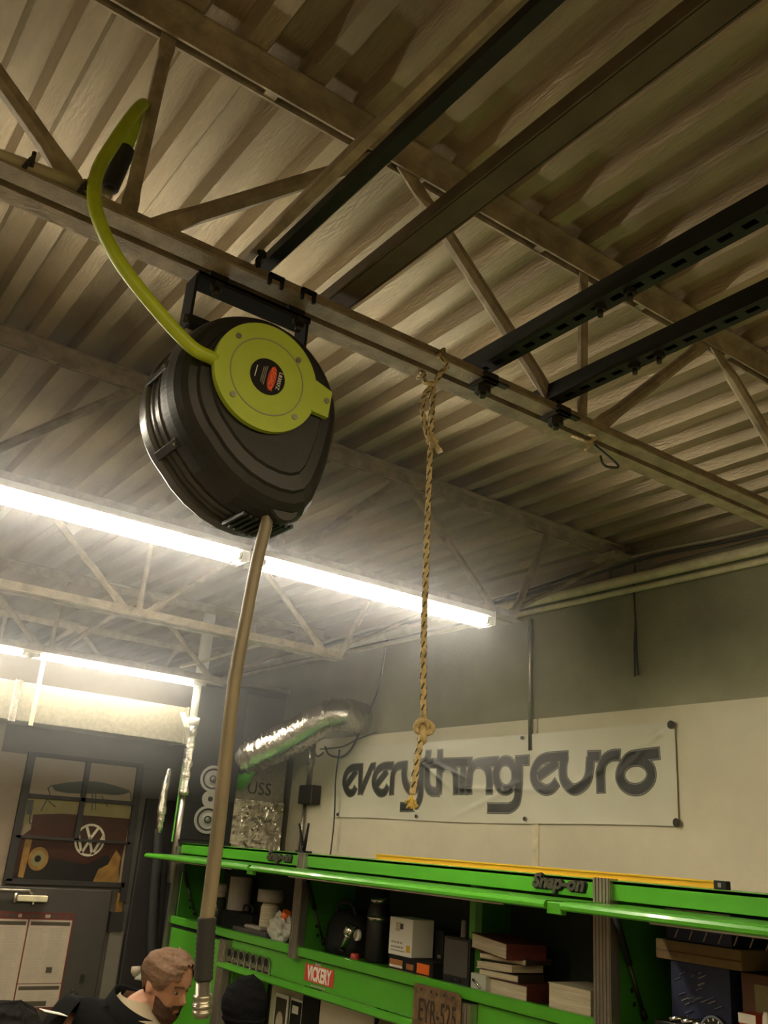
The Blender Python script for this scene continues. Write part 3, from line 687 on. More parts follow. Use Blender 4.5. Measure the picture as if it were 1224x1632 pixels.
# ================================================================ green tool cabinets
YF, YBK, ZT, ZSH = 2.82, 3.17, 2.166, 1.682
HX = [-6.31, -4.655, -2.49, -0.32]
hutch_names = ["left end green overhead cabinet below the tall speaker, lift door open", "middle green overhead cabinet with books and white box, lift door open", "right green overhead cabinet with navy boxes, lift door open"]
door_x = [(-6.13, -4.69), (-4.66, -2.475), (-2.40, -0.33)]
hut = []
for i in range(3):
    x0, x1 = HX[i], HX[i + 1]
    t = thing("overhead_cabinet", hutch_names[i], "tool cabinet", ((x0 + x1) / 2, 3.0, 1.64), "green overhead cabinets")
    hut.append(t)
    MB().box((x0, YF, 2.098), (x1, YF + .02, ZT)).build("fascia", "green", t, .002)
    MB().box((x0, YF, ZT - .012), (x1, YBK, ZT)).build("top_panel", "green", t)
    MB().box((x0, YBK - .012, 1.64), (x1, YBK, ZT - .012)).build("back_panel", "green_deep_shaded", t)
    MB().box((x0 + .001, YF + .03, 1.655), (x1 - .001, YBK - .012, ZSH)).build("shelf", "green_shaded", t)
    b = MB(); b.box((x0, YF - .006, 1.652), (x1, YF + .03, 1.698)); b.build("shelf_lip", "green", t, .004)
    MB().box((x0 + .02, YF + .022, ZSH), (x0 + .032, YBK - .012, ZT - .012)).build("side_panel", "green_shaded", t)
    MB().box((x1 - .032, YF + .022, ZSH), (x1 - .02, YBK - .012, ZT - .012)).build("side_panel", "green_shaded", t)
    for k in range(2):
        MB().cyl((x0 + .032, YF + .10 + .012 * k, 1.80 - .045 * k), (x0 + .0335, YF + .10 + .012 * k, 1.80 - .045 * k), .009, n=12).build("hole", "black_matte", t)
    # lift door, swung open and sticking out of the cabinet
    dx0, dx1 = door_x[i]
    dr = MB().box((dx0, 2.50, 2.076), (dx1, 2.835, 2.088)).build("lift_door", "green", t)
    lipz = (2.050, 2.088)
    m = frame((dx0, 2.50, 2.07), (0, 1, 0), (0, 0, 1))
    prof = [(-.012, -.006), (-.004, -.011), (.010, -.011), (.014, -.008), (.014, .016), (.002, .018), (-.008, .013), (-.013, .004)]
    pl_ = MB().prism(prof, m, dx1 - dx0); pl_.build("door_lip", "green", dr)
    MB().box((dx0 + .02, 2.53, 2.058), (dx1 - .02, 2.80, 2.076)).build("door_inner", "black_matte", dr)
    MB().box((dx0 + .35, 2.525, 2.052), (dx1 - .25, 2.533, 2.057)).build("door_strip", "chrome", dr)
    for xs in (x0 + .055, x1 - .055):
        a, c = Vector((xs, YF - .01, 2.05)), Vector((xs, YF + .13, 1.74))
        g = MB().tube([a, a.lerp(c, .52)], .0125, 10).build("gas_strut", "black_matte", t)
        MB().tube([a.lerp(c, .52), c], .0065, 8).build("rod", "bolt", g)
        MB().cyl(c, c + (c - a).normalized() * .03, .011, n=8).build("end_joint", "black_matte", g)
# corner tab where the middle door ends
MB().box((-2.475, 2.50, 2.045), (-2.405, 2.53, 2.084)).build("door_tab", "green", hut[1], .003)
MB().box((-4.72, 2.505, 2.040), (-4.655, 2.53, 2.066)).build("door_tab", "green", hut[0], .003)
# aluminium posts between the bays
def post(x, z0, z1, label, w=.075, y=YF - .02):
    t = thing("cabinet_post", label, "post", (x, y, z0), "ribbed aluminium posts")
    b = MB().box((x - w / 2, y, z0), (x + w / 2, y + .045, z1)); b.build("core", "alu", t)
    for k in range(5):
        xx = x - w / 2 + w * (k + .5) / 5
        MB().box((xx - w * .06, y - .005, z0), (xx + w * .06, y, z1)).build("rib", "alu", t)
    return t
post(-4.655, 1.64, 2.168, "ribbed aluminium post between left and middle green cabinets")
post(-2.49, 1.30, 2.172, "ribbed aluminium post between middle and right green cabinets", .080)
post(-5.47, 0.95, 1.642, "ribbed aluminium post beside the head with the knitted cap", .085)
post(-3.24, 1.30, 1.642, "short ribbed aluminium post beside the rusty licence plate", .085)
post(-6.33, 0.0, 2.14, "thin aluminium edge post at the green cabinet's left end", .03)
# badges
for i, (x, z) in enumerate(((-4.9286, 2.1409), (-2.7251, 2.1449))):
    bd = thing("badge", ("dark raised badge on the left cabinet fascia reading Snap-on", "dark raised badge on the middle cabinet fascia reading Snap-on")[i], "badge", (x, YF - .004, z), "raised badges on the cabinets")
    sz = .070
    text_obj("lettering", "Snap-on", sz, "emblem", FY((x, YF - .006, z - .004)), bd, .006, .003, .28, 1.2)
    text_obj("backing", "Snap-on", sz, "black_matte", FY((x + .003, YF - .001, z - .006)), bd, .001, .007, .28, 1.2)
# workbench riser under the hutches
rs = thing("bench_riser", "green panel under the overhead cabinets with a rolled lower lip", "workbench", (-3.5, 2.9, 1.48))
MB().box((-5.43, YF + .02, 1.52), (-3.285, YF + .035, 1.645)).build("riser_panel", "green", rs)
MB().box((-3.195, YF + .02, 1.40), (-2.53, YF + .035, 1.645)).build("riser_panel", "green", rs)
MB().box((-2.45, YF + .02, 1.40), (-0.32, YF + .035, 1.645)).build("riser_panel", "green", rs)
MB().box((-5.43, YF + .035, 1.60), (-0.32, 3.17, 1.642)).build("under_plate", "green_deep_shaded", rs)
m = frame((-5.49, 2.80, 1.507), (0, 1, 0), (0, 0, 1))
MB().prism([(-.012, -.012), (-.004, -.019), (.03, -.019), (.03, .012), (.004, .018), (-.009, .010)], m, 2.25).build("riser_lip", "green", rs)
MB().box((-5.42, YF + .036, 1.40), (-5.405, YF + .05, 1.52)).build("knob_rail", "green_shaded", rs)
MB().box((-5.43, 3.15, .95), (-0.32, 3.17, 1.60)).build("splash_panel", "panel", rs)
bb = thing("workbench", "green base workbench standing under the overhead cabinets", "workbench", (-3, 2.9, 0))
MB().box((-5.43, 2.62, .06), (-0.32, 3.17, .90)).build("body", "green", bb)
MB().box((-5.45, 2.58, .90), (-0.30, 3.17, .95)).build("worktop", "steel_dull", bb)
lk = thing("tool_locker", "tall plain green locker at the cabinet row's left end", "locker", (-5.9, 3.0, 0))
MB().box((-6.30, YF + .02, 0), (-5.52, 3.17, 1.640)).build("body", "green", lk)
MB().box((-6.29, YF, .03), (-5.525, YF + .02, 1.632)).build("door", "green", lk, .003)
MB().box((-6.29, YF - .002, 1.634), (-5.525, YF + .01, 1.643)).build("top_gap", "black_matte", lk)
MB().box((-3.373, 2.93, ZSH), (-3.335, 2.95, ZT - .02)).build("divider_post", "green", hut[1])
MB().box((-3.335, 2.93, ZSH), (-3.29, 3.10, ZT - .02)).build("divider_post", "green_shaded", hut[1])  # side of the same post in the shade-darkened green
# spirit level on the cabinet top
a, c = Vector((-2.544, 1.8108, 2.19)), Vector((-1.7011, 2.4416, 2.19))
y_l = 2.875
xa = -4.0391; xc = -2.0007
lv = thing("spirit_level", "long yellow spirit level lying along the cabinet top", "level", ((xa + xc) / 2, y_l, 2.168))
MB().box((xa, y_l - .012, 2.168), (xc - .05, y_l + .012, 2.174)).box((xa, y_l - .012, 2.188), (xc - .05, y_l + .012, 2.194)).box((xa, y_l - .006, 2.174), (xc - .05, y_l + .006, 2.188)).build("rail", "yellow", lv)
MB().box((xc - .05, y_l - .013, 2.167), (xc, y_l + .013, 2.195)).build("end_cap", "black_matte", lv, .002)
MB().box((xc - .032, y_l - .0145, 2.174), (xc - .020, y_l - .012, 2.188)).build("cap_slot", "steel_dull", lv)
# stickers, plate and badges on the riser
YR = YF + .019
vk = thing("name_sticker", "red sticker on the green riser reading VICKERY", "sticker", (-4.4313, 2.838, 1.5897))
x0, x1, z0, z1 = (-4.5666, -4.2857, 1.5285, 1.6243)
x0, x1 = (-4.5685, -4.2889)
z0, z1 = (1.5457, 1.6272)
cx, cz = (x0 + x1) / 2, (z0 + z1) / 2
MB().box((x0, YR - .0015, z0), (x1, YR, z1)).build("sheet", "red_sticker", vk)
text_obj("lettering", "VICKERY", .092, "white_print", FY((cx, YR - .002, cz - .004)), vk, .0004, .0035, 0, (x1 - x0) * 1.62 / 1.0 if False else .62)
MB().box((cx - .045, YR - .002, cz + .040), (cx + .01, YR - .0015, cz + .052)).build("small_print", "paper_grey", vk)
MB().box((cx - .07, YR - .002, cz - .060), (cx + .07, YR - .0015, cz - .052)).build("small_print", "paper_grey", vk)
ks = thing("socket_rack", "row of seven round chrome key heads on the green riser", "rack", (-5.1701, 2.83, 1.5728))
for i in range(7):
    f = i / 6.0
    x, z = (-5.412, 1.5807)[0], 0
    xa_, za_ = (-5.4111, 1.5774); xb_, zb_ = (-4.9622, 1.5791)
    x, z = xa_ + (xb_ - xa_) * f, za_ + (zb_ - za_) * f
    MB().box((x - .030, YR - .010, z - .065), (x + .030, YR, z + .004)).build("tag", "steel_dull", ks, .003)
    d = MB().disc(FY((x, YR - .010, z)), .029, .008, 18).build("dial", "steel_dull", ks)
    MB().disc(FY((x, YR - .018, z)), .022, .002, 16).build("dial_face", "black_matte", d)
    MB().box((x - .018, YR - .012, z - .055), (x + .018, YR - .010, z - .048)).build("tag_mark", "black_matte", ks)
lp = thing("license_plate", "rusty old licence plate leaning on the green riser", "licence plate", (-3.4259, 2.79, 1.5624))
pa, pb = (-3.5644, 1.6731), (-3.5955, 1.5298)
pr = (-3.2435, 1.6756)
px0, px1, pz1 = pa[0], pr[0], (pa[1] + pr[1]) / 2
W_, H_ = px1 - px0, .205
m = FY((px0, 2.79, pz1 - H_))
rr = .018; poly = []
for cx_, cz_, a0 in ((W_ - rr, rr, -90), (W_ - rr, H_ - rr, 0), (rr, H_ - rr, 90), (rr, rr, 180)):
    for k in range(5):
        a = math.radians(a0 + k * 22.5); poly.append((cx_ + rr * math.cos(a), cz_ + rr * math.sin(a)))
MB().prism(poly, m, .003).build("plate", "plate", lp)
text_obj("number", "EYR-525", .125, "plate_text", m @ Matrix.Translation((W_ * .52, H_ * .50, .0032)), lp, .001, .001, 0, W_ * .92 / .50)
for x, z in ((.16, .90), (.84, .90), (.5, .88), (.38, .90), (.66, .9)):
    MB().disc(m @ Matrix.Translation((W_ * x, H_ * z, .003)), .006, .0012, 8).build("rivet", "plate_text", lp)
for s, (lo, hi) in enumerate((((.004, .004), (W_ - .004, .010)), ((.004, H_ - .010), (W_ - .004, H_ - .004)))):
    MB().box((lo[0], lo[1], .003), (hi[0], hi[1], .005), m).build("rim", "plate", lp)

# ---------------------------------------------------------------- things in the left cabinet
def pbox(name, label, cat, r, y, depth, m, group=None, bev=.002):
    x0, x1, z0, z1 = r
    t = thing(name, label, cat, ((x0 + x1) / 2, y + depth / 2, z0), group)
    MB().box((x0, y, z0), (x1, y + depth, z1)).build("body", m, t, bev)
    return t
def lathe_thing(name, label, cat, base, prof, m, group=None, n=18, part="body"):
    t = thing(name, label, cat, base, group); B_ = Vector(base)
    MB().loft([[B_ + Vector((r * math.cos(2*math.pi*k/n), r * math.sin(2*math.pi*k/n), z)) for k in range(n)] for r, z in prof], True).build(part, m, t)
    return t
zs = ZSH + .001
bx = -5.9672
t = lathe_thing("jar", "cream capped jar just right of the hanging hose, left cabinet", "jar", (bx, 2.98, zs), [(.05, 0), (.055, .01), (.055, .15), (.04, .165)], "glass_dark")
MB().cyl((bx, 2.98, zs + .165), (bx, 2.98, zs + .20), .05, n=18).build("label_band", "paper", t)
MB().cyl((bx, 2.98, zs + .20), (bx, 2.98, zs + .25), .06, .055, n=18).build("lid", "paper_grey", t)
bx = -5.8181
t = thing("paper_roll", "dim grey roll standing at the back of the left cabinet", "roll", (bx, 3.06, zs))
MB().ring(Matrix.Translation((bx, 3.06, zs)), .02, .075, .30, 24).build("roll", "paper_grey", t)
bx = -5.2547
t = lathe_thing("canister", "tan canister with wide dark lid in the left cabinet", "canister", (bx, 2.98, zs), [(.055, 0), (.06, .01), (.058, .16), (.045, .19)], "pages")
MB().cyl((bx, 2.98, zs + .19), (bx, 2.98, zs + .26), .085, n=20).build("lid", "paper_grey", t)
t = pbox("tool_case", "low dark tool case on the left cabinet shelf", "case", (-5.8333, -5.4205, zs, zs + .10), 2.95, .16, "black_matte")
MB().tube(catmull([(t.location.x - .06, 3.03, zs + .10), (t.location.x - .05, 3.03, zs + .14), (t.location.x + .05, 3.03, zs + .14), (t.location.x + .06, 3.03, zs + .10)], 4), .008, 8).build("handle", "black_plastic", t)
t = pbox("tray", "grey parts tray lying along the left cabinet shelf", "tray", (-5.5012, -5.0856, zs, zs + .035), 2.87, .09, "screen")
MB().box((t.location.x - .10, 2.885, zs + .035), (t.location.x + .10, 2.945, zs + .055)).build("rag", "paper_grey", t, .008)
bg = thing("plastic_bag", "crumpled clear plastic bag with orange cap beside the aluminium post", "bag", (-4.8887, 2.86, 1.6803))
bc = Vector((-4.9377, 2.88, 1.7106))
bm_ = MB()
def bagf(u, v):
    a, e = 2 * math.pi * u, math.pi * v
    d = Vector((math.cos(a) * math.sin(e), math.sin(a) * math.sin(e), math.cos(e)))
    k = 1 + .35 * pnoise(d * 2.3) + .18 * pnoise(d * 6)
    p_ = Vector((bc.x + d.x * .115 * k, bc.y + d.y * .045 * k, 0)); p_.z = max(zs, zs + .075 + d.z * .075 * k)
    return p_
bm_.grid(bagf, 26, 14, False); bm_.build("sheet", "clear", bg)
MB().cyl((bc.x + .03, bc.y, zs + .13), (bc.x + .05, bc.y, zs + .165), .025, n=14).build("cap", "orange", bg)

# ---------------------------------------------------------------- things in the middle cabinet
t = thing("tool_bag", "black soft tool bag at the left of the middle cabinet", "bag", (-4.4936, 2.97, 1.7102))
x0, x1 = -4.6402, -4.2766
secs = [(0, 1, .97), (.05, 1.0, 1), (.13, .95, .96), (.19, .75, .7), (.215, .35, .5)]
MB().loft([[Vector(((x0 + x1) / 2 + (x1 - x0) / 2 * kx * math.cos(2*math.pi*k/20), 3.03 + .10 * ky * math.sin(2*math.pi*k/20), zs + z)) for k in range(20)] for z, kx, ky in secs], True).build("body", "black_matte", t)
xm = (x0 + x1) / 2
MB().tube(catmull([(xm - .1, 3.0, zs + .18), (xm - .06, 2.99, zs + .245), (xm + .06, 2.99, zs + .245), (xm + .1, 3.0, zs + .18)], 5), .009, 8).build("handle", "rubber", t)
fl0, fl1 = Vector((-4.2772, 2.87, 1.7254)), Vector((-4.2476, 2.9, 1.8432))
fd = fl1 - fl0
t = thing("flashlight", "chrome flashlight leaning against the black tool bag", "flashlight", fl0)
MB().tube([fl0, fl0 + fd * .5, fl0 + fd * .55], [.018, .018, .026], 16).build("barrel", "chrome", t)
MB().tube([fl0 + fd * .55, fl0 + fd * .62, fl1], [.026, .032, .032], 16).build("head", "chrome", t)
MB().tube([fl0 - fd * .08, fl0], [.02, .02], 14).build("tail_cap", "black_matte", t)
gc = (-4.2333, 2.93, 1.798)
t = tag(MB().disc(FY(gc), .028, .012, 22).build("round_tag", "paper_white"), "small round white disc hanging beside the flashlight", "tag")
bp_ = (-4.1466, 2.98, 1.7066)
t = lathe_thing("thermos", "black thermos with two chrome bands in the middle cabinet", "thermos", (bp_[0], 2.99, zs), [(.055, 0), (.06, .01), (.06, .24), (.048, .27), (.048, .33), (.03, .345)], "black_plastic")
for za_, zb_ in ((.19, .215), (.275, .30)):
    MB().cyl((bp_[0], 2.99, zs + za_), (bp_[0], 2.99, zs + zb_), .0615 if za_ < .25 else .050, n=20).build("band", "chrome", t)
q = (-4.2065, 2.9893, 1.682)
t = lathe_thing("bottle_cap", "small red cap lying at the shelf front by the thermos", "cap", (q[0], 2.90, zs), [(.022, 0), (.024, .004), (.022, .028), (.018, .032)], "red_sticker", None, 14)
r = (-3.9172, -3.5785, 1.6798, 1.7174)
t = pbox("tester_box", "black box with orange label under the white carton", "box", (r[0], r[1], zs, zs + .065), 2.90, .13, "black_matte")
ux = r[1] - r[0]
zz = zs + .012
MB().box((r[0] + ux * .66, 2.898, zz), (r[0] + ux * .93, 2.90, zz + .042)).build("orange_label", "orange", t)
MB().box((r[0] + ux * .03, 2.8985, zz), (r[0] + ux * .33, 2.90, zz + .036)).build("copper_label", "copper", t)
MB().box((r[0] + ux * .03, 2.898, zz + .002), (r[0] + ux * .33, 2.90, zz + .012)).build("white_stripe", "white_print", t)
MB().box((r[0] + ux * .42, 2.8985, zz + .004), (r[0] + ux * .58, 2.90, zz + .028)).build("copper_label", "copper", t)
r = (-3.9269, -3.7437, 1.7201, 1.8373)
zz = zs + .066
t = pbox("carton", "white printed carton standing on the black orange labelled box", "box", (r[0], r[1], zz, zz + .165), 2.90, .13, "paper_white")
ux = r[1] - r[0]
MB().box((r[0] + ux * .78, 2.8985, zz + .02), (r[0] + ux * .93, 2.90, zz + .05)).build("yellow_mark", "yellow", t)
for k in range(4): MB().box((r[0] + ux * (.12 + .13 * k), 2.8985, zz + .052), (r[0] + ux * (.20 + .13 * k), 2.90, zz + .060)).build("icon", "paper_grey", t)
for k in range(5): MB().box((r[0] + ux * (.12 + .11 * k), 2.8985, zz + .032), (r[0] + ux * (.20 + .11 * k), 2.90, zz + .040)).build("icon", "paper_grey", t)
MB().box((r[0] + ux * .12, 2.8985, zz + .018), (r[0] + ux * .7, 2.90, zz + .023)).build("text_line", "paper_grey", t)
MB().box((r[0] + ux * .48, 2.8985, zz + .115), (r[0] + ux * .60, 2.90, zz + .140)).build("picture", "book_dark", t)
MB().box((r[0] + ux * .28, 2.8988, zz + .105), (r[0] + ux * .48, 2.90, zz + .145)).build("picture_back", "pages", t)
q = (-3.8781, -3.6859, 1.7205, 1.8359)
t = pbox("black_case", "black case behind the white carton, with a silver latch", "case", (q[0], q[1], zs, zs + .19), 3.04, .10, "black_plastic")
MB().box((q[1] - .03, 3.035, zs + .06), (q[1] - .005, 3.04, zs + .085)).build("latch", "chrome", t)
MB().box((q[0] + .03, 3.036, zs + .065), (q[1] - .09, 3.04, zs + .078)).build("strip", "copper", t)
r = (-3.5074, -3.3289, 1.6955, 1.8061)
t = pbox("display_panel", "dark grey square display standing on the middle shelf", "display", (r[0], r[1], zs, zs + .19), 2.90, .04, "black_plastic")
MB().box((r[0] + .010, 2.897, zs + .035), (r[1] - .010, 2.90, zs + .178)).build("screen", "screen", t)
for k in (-1, 0, 1): MB().disc(FY(((r[0] + r[1]) / 2 + .025 * k, 2.90, zs + .018)), .006, .003, 10).build("button", "chrome" if k == 0 else "bolt", t)
q = (-3.4104, 3.023, 1.682)
t = pbox("clear_case", "small clear plastic case with metal bits beside the display", "case", (-3.2717, -3.1763, zs, zs + .07), 2.86, .05, "clear")
MB().tube([(t.location.x - .03, 2.858, zs + .045), (t.location.x + .02, 2.858, zs + .02)], .006, 8).build("bit", "chrome", t)
q = (-3.5118, 3.02, 1.8485)
t = tag(MB().tube([(q[0], 3.02, zs), (q[0], 3.02, zs + .25), (q[0], 3.02, zs + .255)], [.014, .014, .008], 12).build("marker_tube", "paper_grey"), "thin grey tube standing behind the dark display", "tube")
# book stack
bxa, bxb = -3.1426, -3.0016
def book(label, x0, x1, y0, y1, z0, h, rz, cover, dz=0.0):
    cx, cy = (x0 + x1) / 2, (y0 + y1) / 2
    t = thing("book", label, "book", (0, 0, 0), "worn books and manuals on the middle shelf")
    w, d = (x1 - x0) / 2, (y1 - y0) / 2
    nzz = 6
    def pg(s): return [Vector((sx * (w - .004), sy * (d - .003), s * (h - .006) + .003 + dz * sx)) for sx, sy in ((-1, -1), (1, -1), (1, 1), (-1, 1))]
    MB().loft([[v * Vector((1, 1, 1)) if False else v for v in pg(k / nzz)] for k in range(nzz + 1)]).build("pages", "pages", t)
    for zz_ in (0, h - .003):
        MB().loft([[Vector((sx * w, sy * d, zz_ + e + dz * sx)) for sx, sy in ((-1, -1), (1, -1), (1, 1), (-1, 1))] for e in (0, .003)]).build("cover", cover, t)
    MB().loft([[Vector((w + e, sy * d, z_ + dz)) for sy, z_ in ((-1, 0), (1, 0), (1, h), (-1, h))] for e in (-.002, .002)]).build("spine", cover, t)
    t.location = (cx, cy, z0); t.rotation_euler = (0, 0, math.radians(rz)); return t
z_ = zs
book("thick red covered book, lowest of the left book stack", bxa - .06, bxb + .06, 2.88, 3.06, z_, .062, -3, "book_red"); z_ += .063
book("thin worn manual, second from bottom of the left stack", bxa - .10, bxb - .02, 2.88, 3.04, z_, .028, 5, "book_dark"); z_ += .029
book("thin curled manual in the middle of the left stack", bxa - .13, bxb - .03, 2.885, 3.05, z_, .028, -5, "pages", .006); z_ += .036
book("manual with dark cover just under the top of the stack", bxa - .11, bxb - .0, 2.89, 3.06, z_, .024, 8, "book_dark"); z_ += .026
book("thick splayed book with red cover on top of the stack", bxa - .155, bxb - .0, 2.86, 3.05, z_, .060, -12, "book_red", -.008)
cxa, cxb = -2.8279, -2.6038
book("thick loose leaved phone book lying alone beside the post", cxa, cxb, 2.87, 3.08, zs + .006, .088, -2, "pages")
t = tag(MB().box((cxa - .005, 2.855, zs), (cxb + .01, 3.06, zs + .005)).build("loose_sheet", "paper_white"), "loose white papers under the lone phone book", "paper")

# ---------------------------------------------------------------- things in the right cabinet
xA, xB = -2.3236, -2.0837
t = pbox("navy_carton", "navy blue printed carton at the bottom of the right cabinet", "box", (xA, xB, zs, zs + .235), 2.97, .17, "navy")
for k in range(22):
    cx_, cz_ = R.uniform(xA + .03, xB - .03), R.uniform(zs + .03, zs + .215)
    MB().bar((cx_ - .014, 2.968, cz_ - .006), (cx_ + .014, 2.968, cz_ + .006), .002, .007, (0, 1, 0)).build("print_mark", "navy_print" if k % 3 else "paper_grey", t)
t = pbox("board", "tan cardboard slab lying across the navy carton", "board", (xA - .05, xB + .06, zs + .236, zs + .300), 2.955, .18, "cardboard")
MB().box((xA - .05, 2.953, zs + .262), (xB + .06, 2.955, zs + .266)).build("fold", "brown_box", t)
t = pbox("striped_carton", "dark carton with pale top band high in the right cabinet", "box", (xA - .01, xB + .02, zs + .301, zs + .405), 2.965, .17, "navy")
MB().box((xA - .01, 2.963, zs + .350), (xB + .02, 2.965, zs + .405)).build("pale_band", "paper_grey", t)
MB().ring(FY((xA + .07, 2.963, zs + .378)), .018, .024, .001, 18).build("round_mark", "bolt", t)
for k in range(9): MB().bar((xA + .03 + .06 * k, 2.963, zs + .31), (xA + .045 + .06 * k, 2.963, zs + .34), .002, .006, (0, 1, 0)).build("print_mark", "paper_grey", t)
xC = -2.0601
t = pbox("brown_carton", "brown carton standing right of the navy carton", "box", (xC, xC + .45, zs, zs + .23), 3.0, .15, "brown_box")
MB().box((xC + .05, 2.998, zs + .09), (xC + .18, 3.0, zs + .20)).build("faded_label", "pic_olive", t)
xD, xE = -2.0078, -1.946
t = pbox("red_carton", "small red and white carton before the brown one", "box", (xD, xE, zs + .055, zs + .12), 2.90, .08, "red_sticker")
MB().box((xD, 2.898, zs + .092), (xE, 2.90, zs + .12)).build("white_band", "white_print", t)
t = pbox("cream_carton", "cream carton at the bottom under the red carton", "box", (xD - .03, xE + .02, zs, zs + .054), 2.885, .10, "paper_white")
xF = -1.9169
t = lathe_thing("spray_bottle", "white bottle with nozzle at the right cabinet front", "bottle", (xF + .03, 2.865, zs), [(.028, 0), (.031, .006), (.031, .085), (.012, .105), (.010, .125), (.006, .14)], "paper_white", None, 16)
t = pbox("pale_carton", "pale carton with red corner at the picture's right edge", "box", (xF + .02, xF + .28, zs + .10, zs + .15), 2.99, .008, "paper_white") if False else None
xG = -2.3183
t = pbox("socket_tray", "black tray of chrome sockets before the navy carton", "tray", (xG, xG + .34, zs, zs + .05), 2.87, .09, "black_plastic")
for k in range(6):
    x = xG + .05 + .048 * k
    MB().cyl((x, 2.885, zs + .058), (x + .045, 2.93, zs + .066), .008 + .001 * (k % 3), n=12).build("socket", "chrome", t)
xH = -2.0668
t = thing("dial_gauge", "round blue grey gauge propped before the navy carton", "gauge", (xH, 2.86, zs))
MB().disc(FY((xH, 2.865, zs + .052)), .05, .015, 28).build("body", "bolt", t)
MB().ring(FY((xH, 2.850, zs + .052)), .044, .05, .004, 28).build("bezel", "navy_print", t)
for k in range(12):
    a = k * math.pi / 6
    MB().box((-.002, .034, 0), (.002, .042, .001), FY((xH, 2.849, zs + .052)) @ Matrix.Rotation(a, 4, 'Z')).build("tick", "paper_white", t)
# ---------------------------------------------------------------- below the riser
def card(name, label, cat, r, y, m, extra=None, group=None):
    x0, x1, z0, z1 = r
    t = thing(name, label, cat, ((x0 + x1) / 2, y, z0), group)
    MB().box((x0, y, z0), (x1, y + .006, z1)).build("sheet", m, t)
    return t
yc = 3.10
x0, x1 = -5.294, -5.1432
zt = 1.3774
t = card("photo_card", "white framed photo card below the green riser", "card", (x0, x1, zt - .42, zt), yc, "paper_white")
MB().box((x0 + .015, yc - .003, zt - .25), (x1 - .015, yc, zt - .02)).build("picture", "book_dark", t)
MB().disc(FY(((x0 + x1) / 2, yc - .003, zt - .15)), .04, .002, 20, ry=.06).build("portrait", "pages", t)
x0, x1 = -5.1152, -4.9781
t = card("dark_card", "black poster card with white edge next to the photo card", "card", (x0, x1, zt - .42, zt), yc, "paper_white")
MB().box((x0 + .01, yc - .003, zt - .40), (x1 - .01, yc, zt - .012)).build("print", "pic_dark", t)
MB().box((x0 + .03, yc - .004, zt - .075), (x1 - .04, yc - .003, zt - .035)).build("headline", "paper_white", t)
x0, x1 = -4.9393, -4.7645
tag(MB().box((x0, 3.07, .95), (x1, 3.14, 1.49)).build("dark_block", "black_matte", None, .004), "dark block filling the dark gap between the cards and the beige board", "case")  # solid block added where there is only a dark gap
x0, x1 = -4.7336, -4.2278
t = card("beige_board", "plain beige board standing below the red sticker", "board", (x0, x1, .95, 1.49), 3.06, "panel")
x0, x1 = -4.2068, -4.1326
tag(MB().box((x0, 3.05, .95), (x1, 3.14, 1.49)).build("dark_block", "black_matte", None, .004), "dark upright block right of the beige board", "case")  # plain dark block at the board's right
q = Vector((-4.0186, 3.02, 1.4322))
gl = MB()
gl.grid(lambda u, v: Vector((q.x + .12 * math.cos(2*math.pi*u) * math.sin(math.pi * v) * (1 + .2 * pnoise((u * 4, v * 5, 0))), 3.02 + .06 * math.sin(2*math.pi*u) * math.sin(math.pi*v), 1.18 + .30 * (.5 + .5 * math.cos(math.pi * v)) * 1 - (0))), 18, 12)
tag(gl.build("work_rag", "pic_olive"), "bundled pale green rag below the licence plate", "rag")

# ================================================================ left partition, duct, door, picture
XL = -6.75
DX = -6.45
dt = thing("air_duct", "bright galvanised rectangular air duct along the left partition", "duct", (-6.65, 1.5, 2.9))
za, zb = 2.845, 3.10
MB().box((XL, -2.0, za), (DX, 1.53, zb)).build("duct_section", "galv", dt, .004)
MB().box((XL, 1.57, za), (DX, 2.78, zb)).build("duct_section", "galv", dt, .004)
MB().box((XL, 1.525, za - .012), (DX + .018, 1.575, zb + .012)).build("joint_flange", "foil", dt, .004)
MB().box((XL, 2.778, za - .006), (DX + .006, 2.795, zb + .006)).build("end_flange", "galv", dt, .003)
tag(MB().box((DX + .002, 1.665, za - .02), (DX + .006, 1.695, 3.262)).build("strap", "conduit"), "pale metal hanging strap over the duct near its joint", "strap")
# tall dark case seen behind: filler strip of darker wall below the duct
rw = MB().box((XL, 1.60, 2.66), (XL + .012, 2.90, 2.87)).build("wall_panel", "greywall", wl)
# picture: camper front behind black window bars
def P3(y, z, d=0): return (XL + .03 + d, y, z)
pic = thing("framed_picture", "large black barred picture of a red camper van front reading VW", "picture", (XL + .02, 2.2, 1.85))
py0, py1, pz0, pz1 = 1.80, 2.62, 1.835, 2.665
MB().box((XL, py0, pz0), (XL + .012, py1, pz1)).build("backing", "pic_tan", pic)
F0 = lambda d: FX((XL + .012 + d, 0, 0))
def patch(name, pts, m, d, k=0):
    P = [(p[0], p[1]) for p in pts]
    if k: P = [(v.x, v.y) for v in catmull([(a, b_, 0) for a, b_ in P], k)]
    MB().prism(P, F0(d), .0008).build(name, m, pic)
SC = lambda pts: pts
patch("sky", [(py0, 2.38), (py1, 2.38), (py1, pz1), (py0, pz1)], "pic_tan", .0002)
patch("screen_band", [(1.8138, 2.132), (1.8237, 2.3812), (2.568, 2.4062), (2.5769, 2.2898), (1.9092, 2.2679)], "pic_olive", .0006)
patch("van_front", [(1.8928, 2.2716), (2.0838, 2.2942), (2.5812, 2.2986), (2.5762, 2.1637), (2.5679, 2.0182), (2.573, 1.8636), (1.8224, 1.851), (1.8278, 2.1134), (1.8966, 2.1773)], "pic_red", .0010)
patch("shadow", [(1.823, 1.8482), (1.8918, 1.952), (2.0677, 2.0005), (2.3191, 1.9744), (2.4596, 2.053), (2.573, 1.8636)], "pic_dark", .0014)
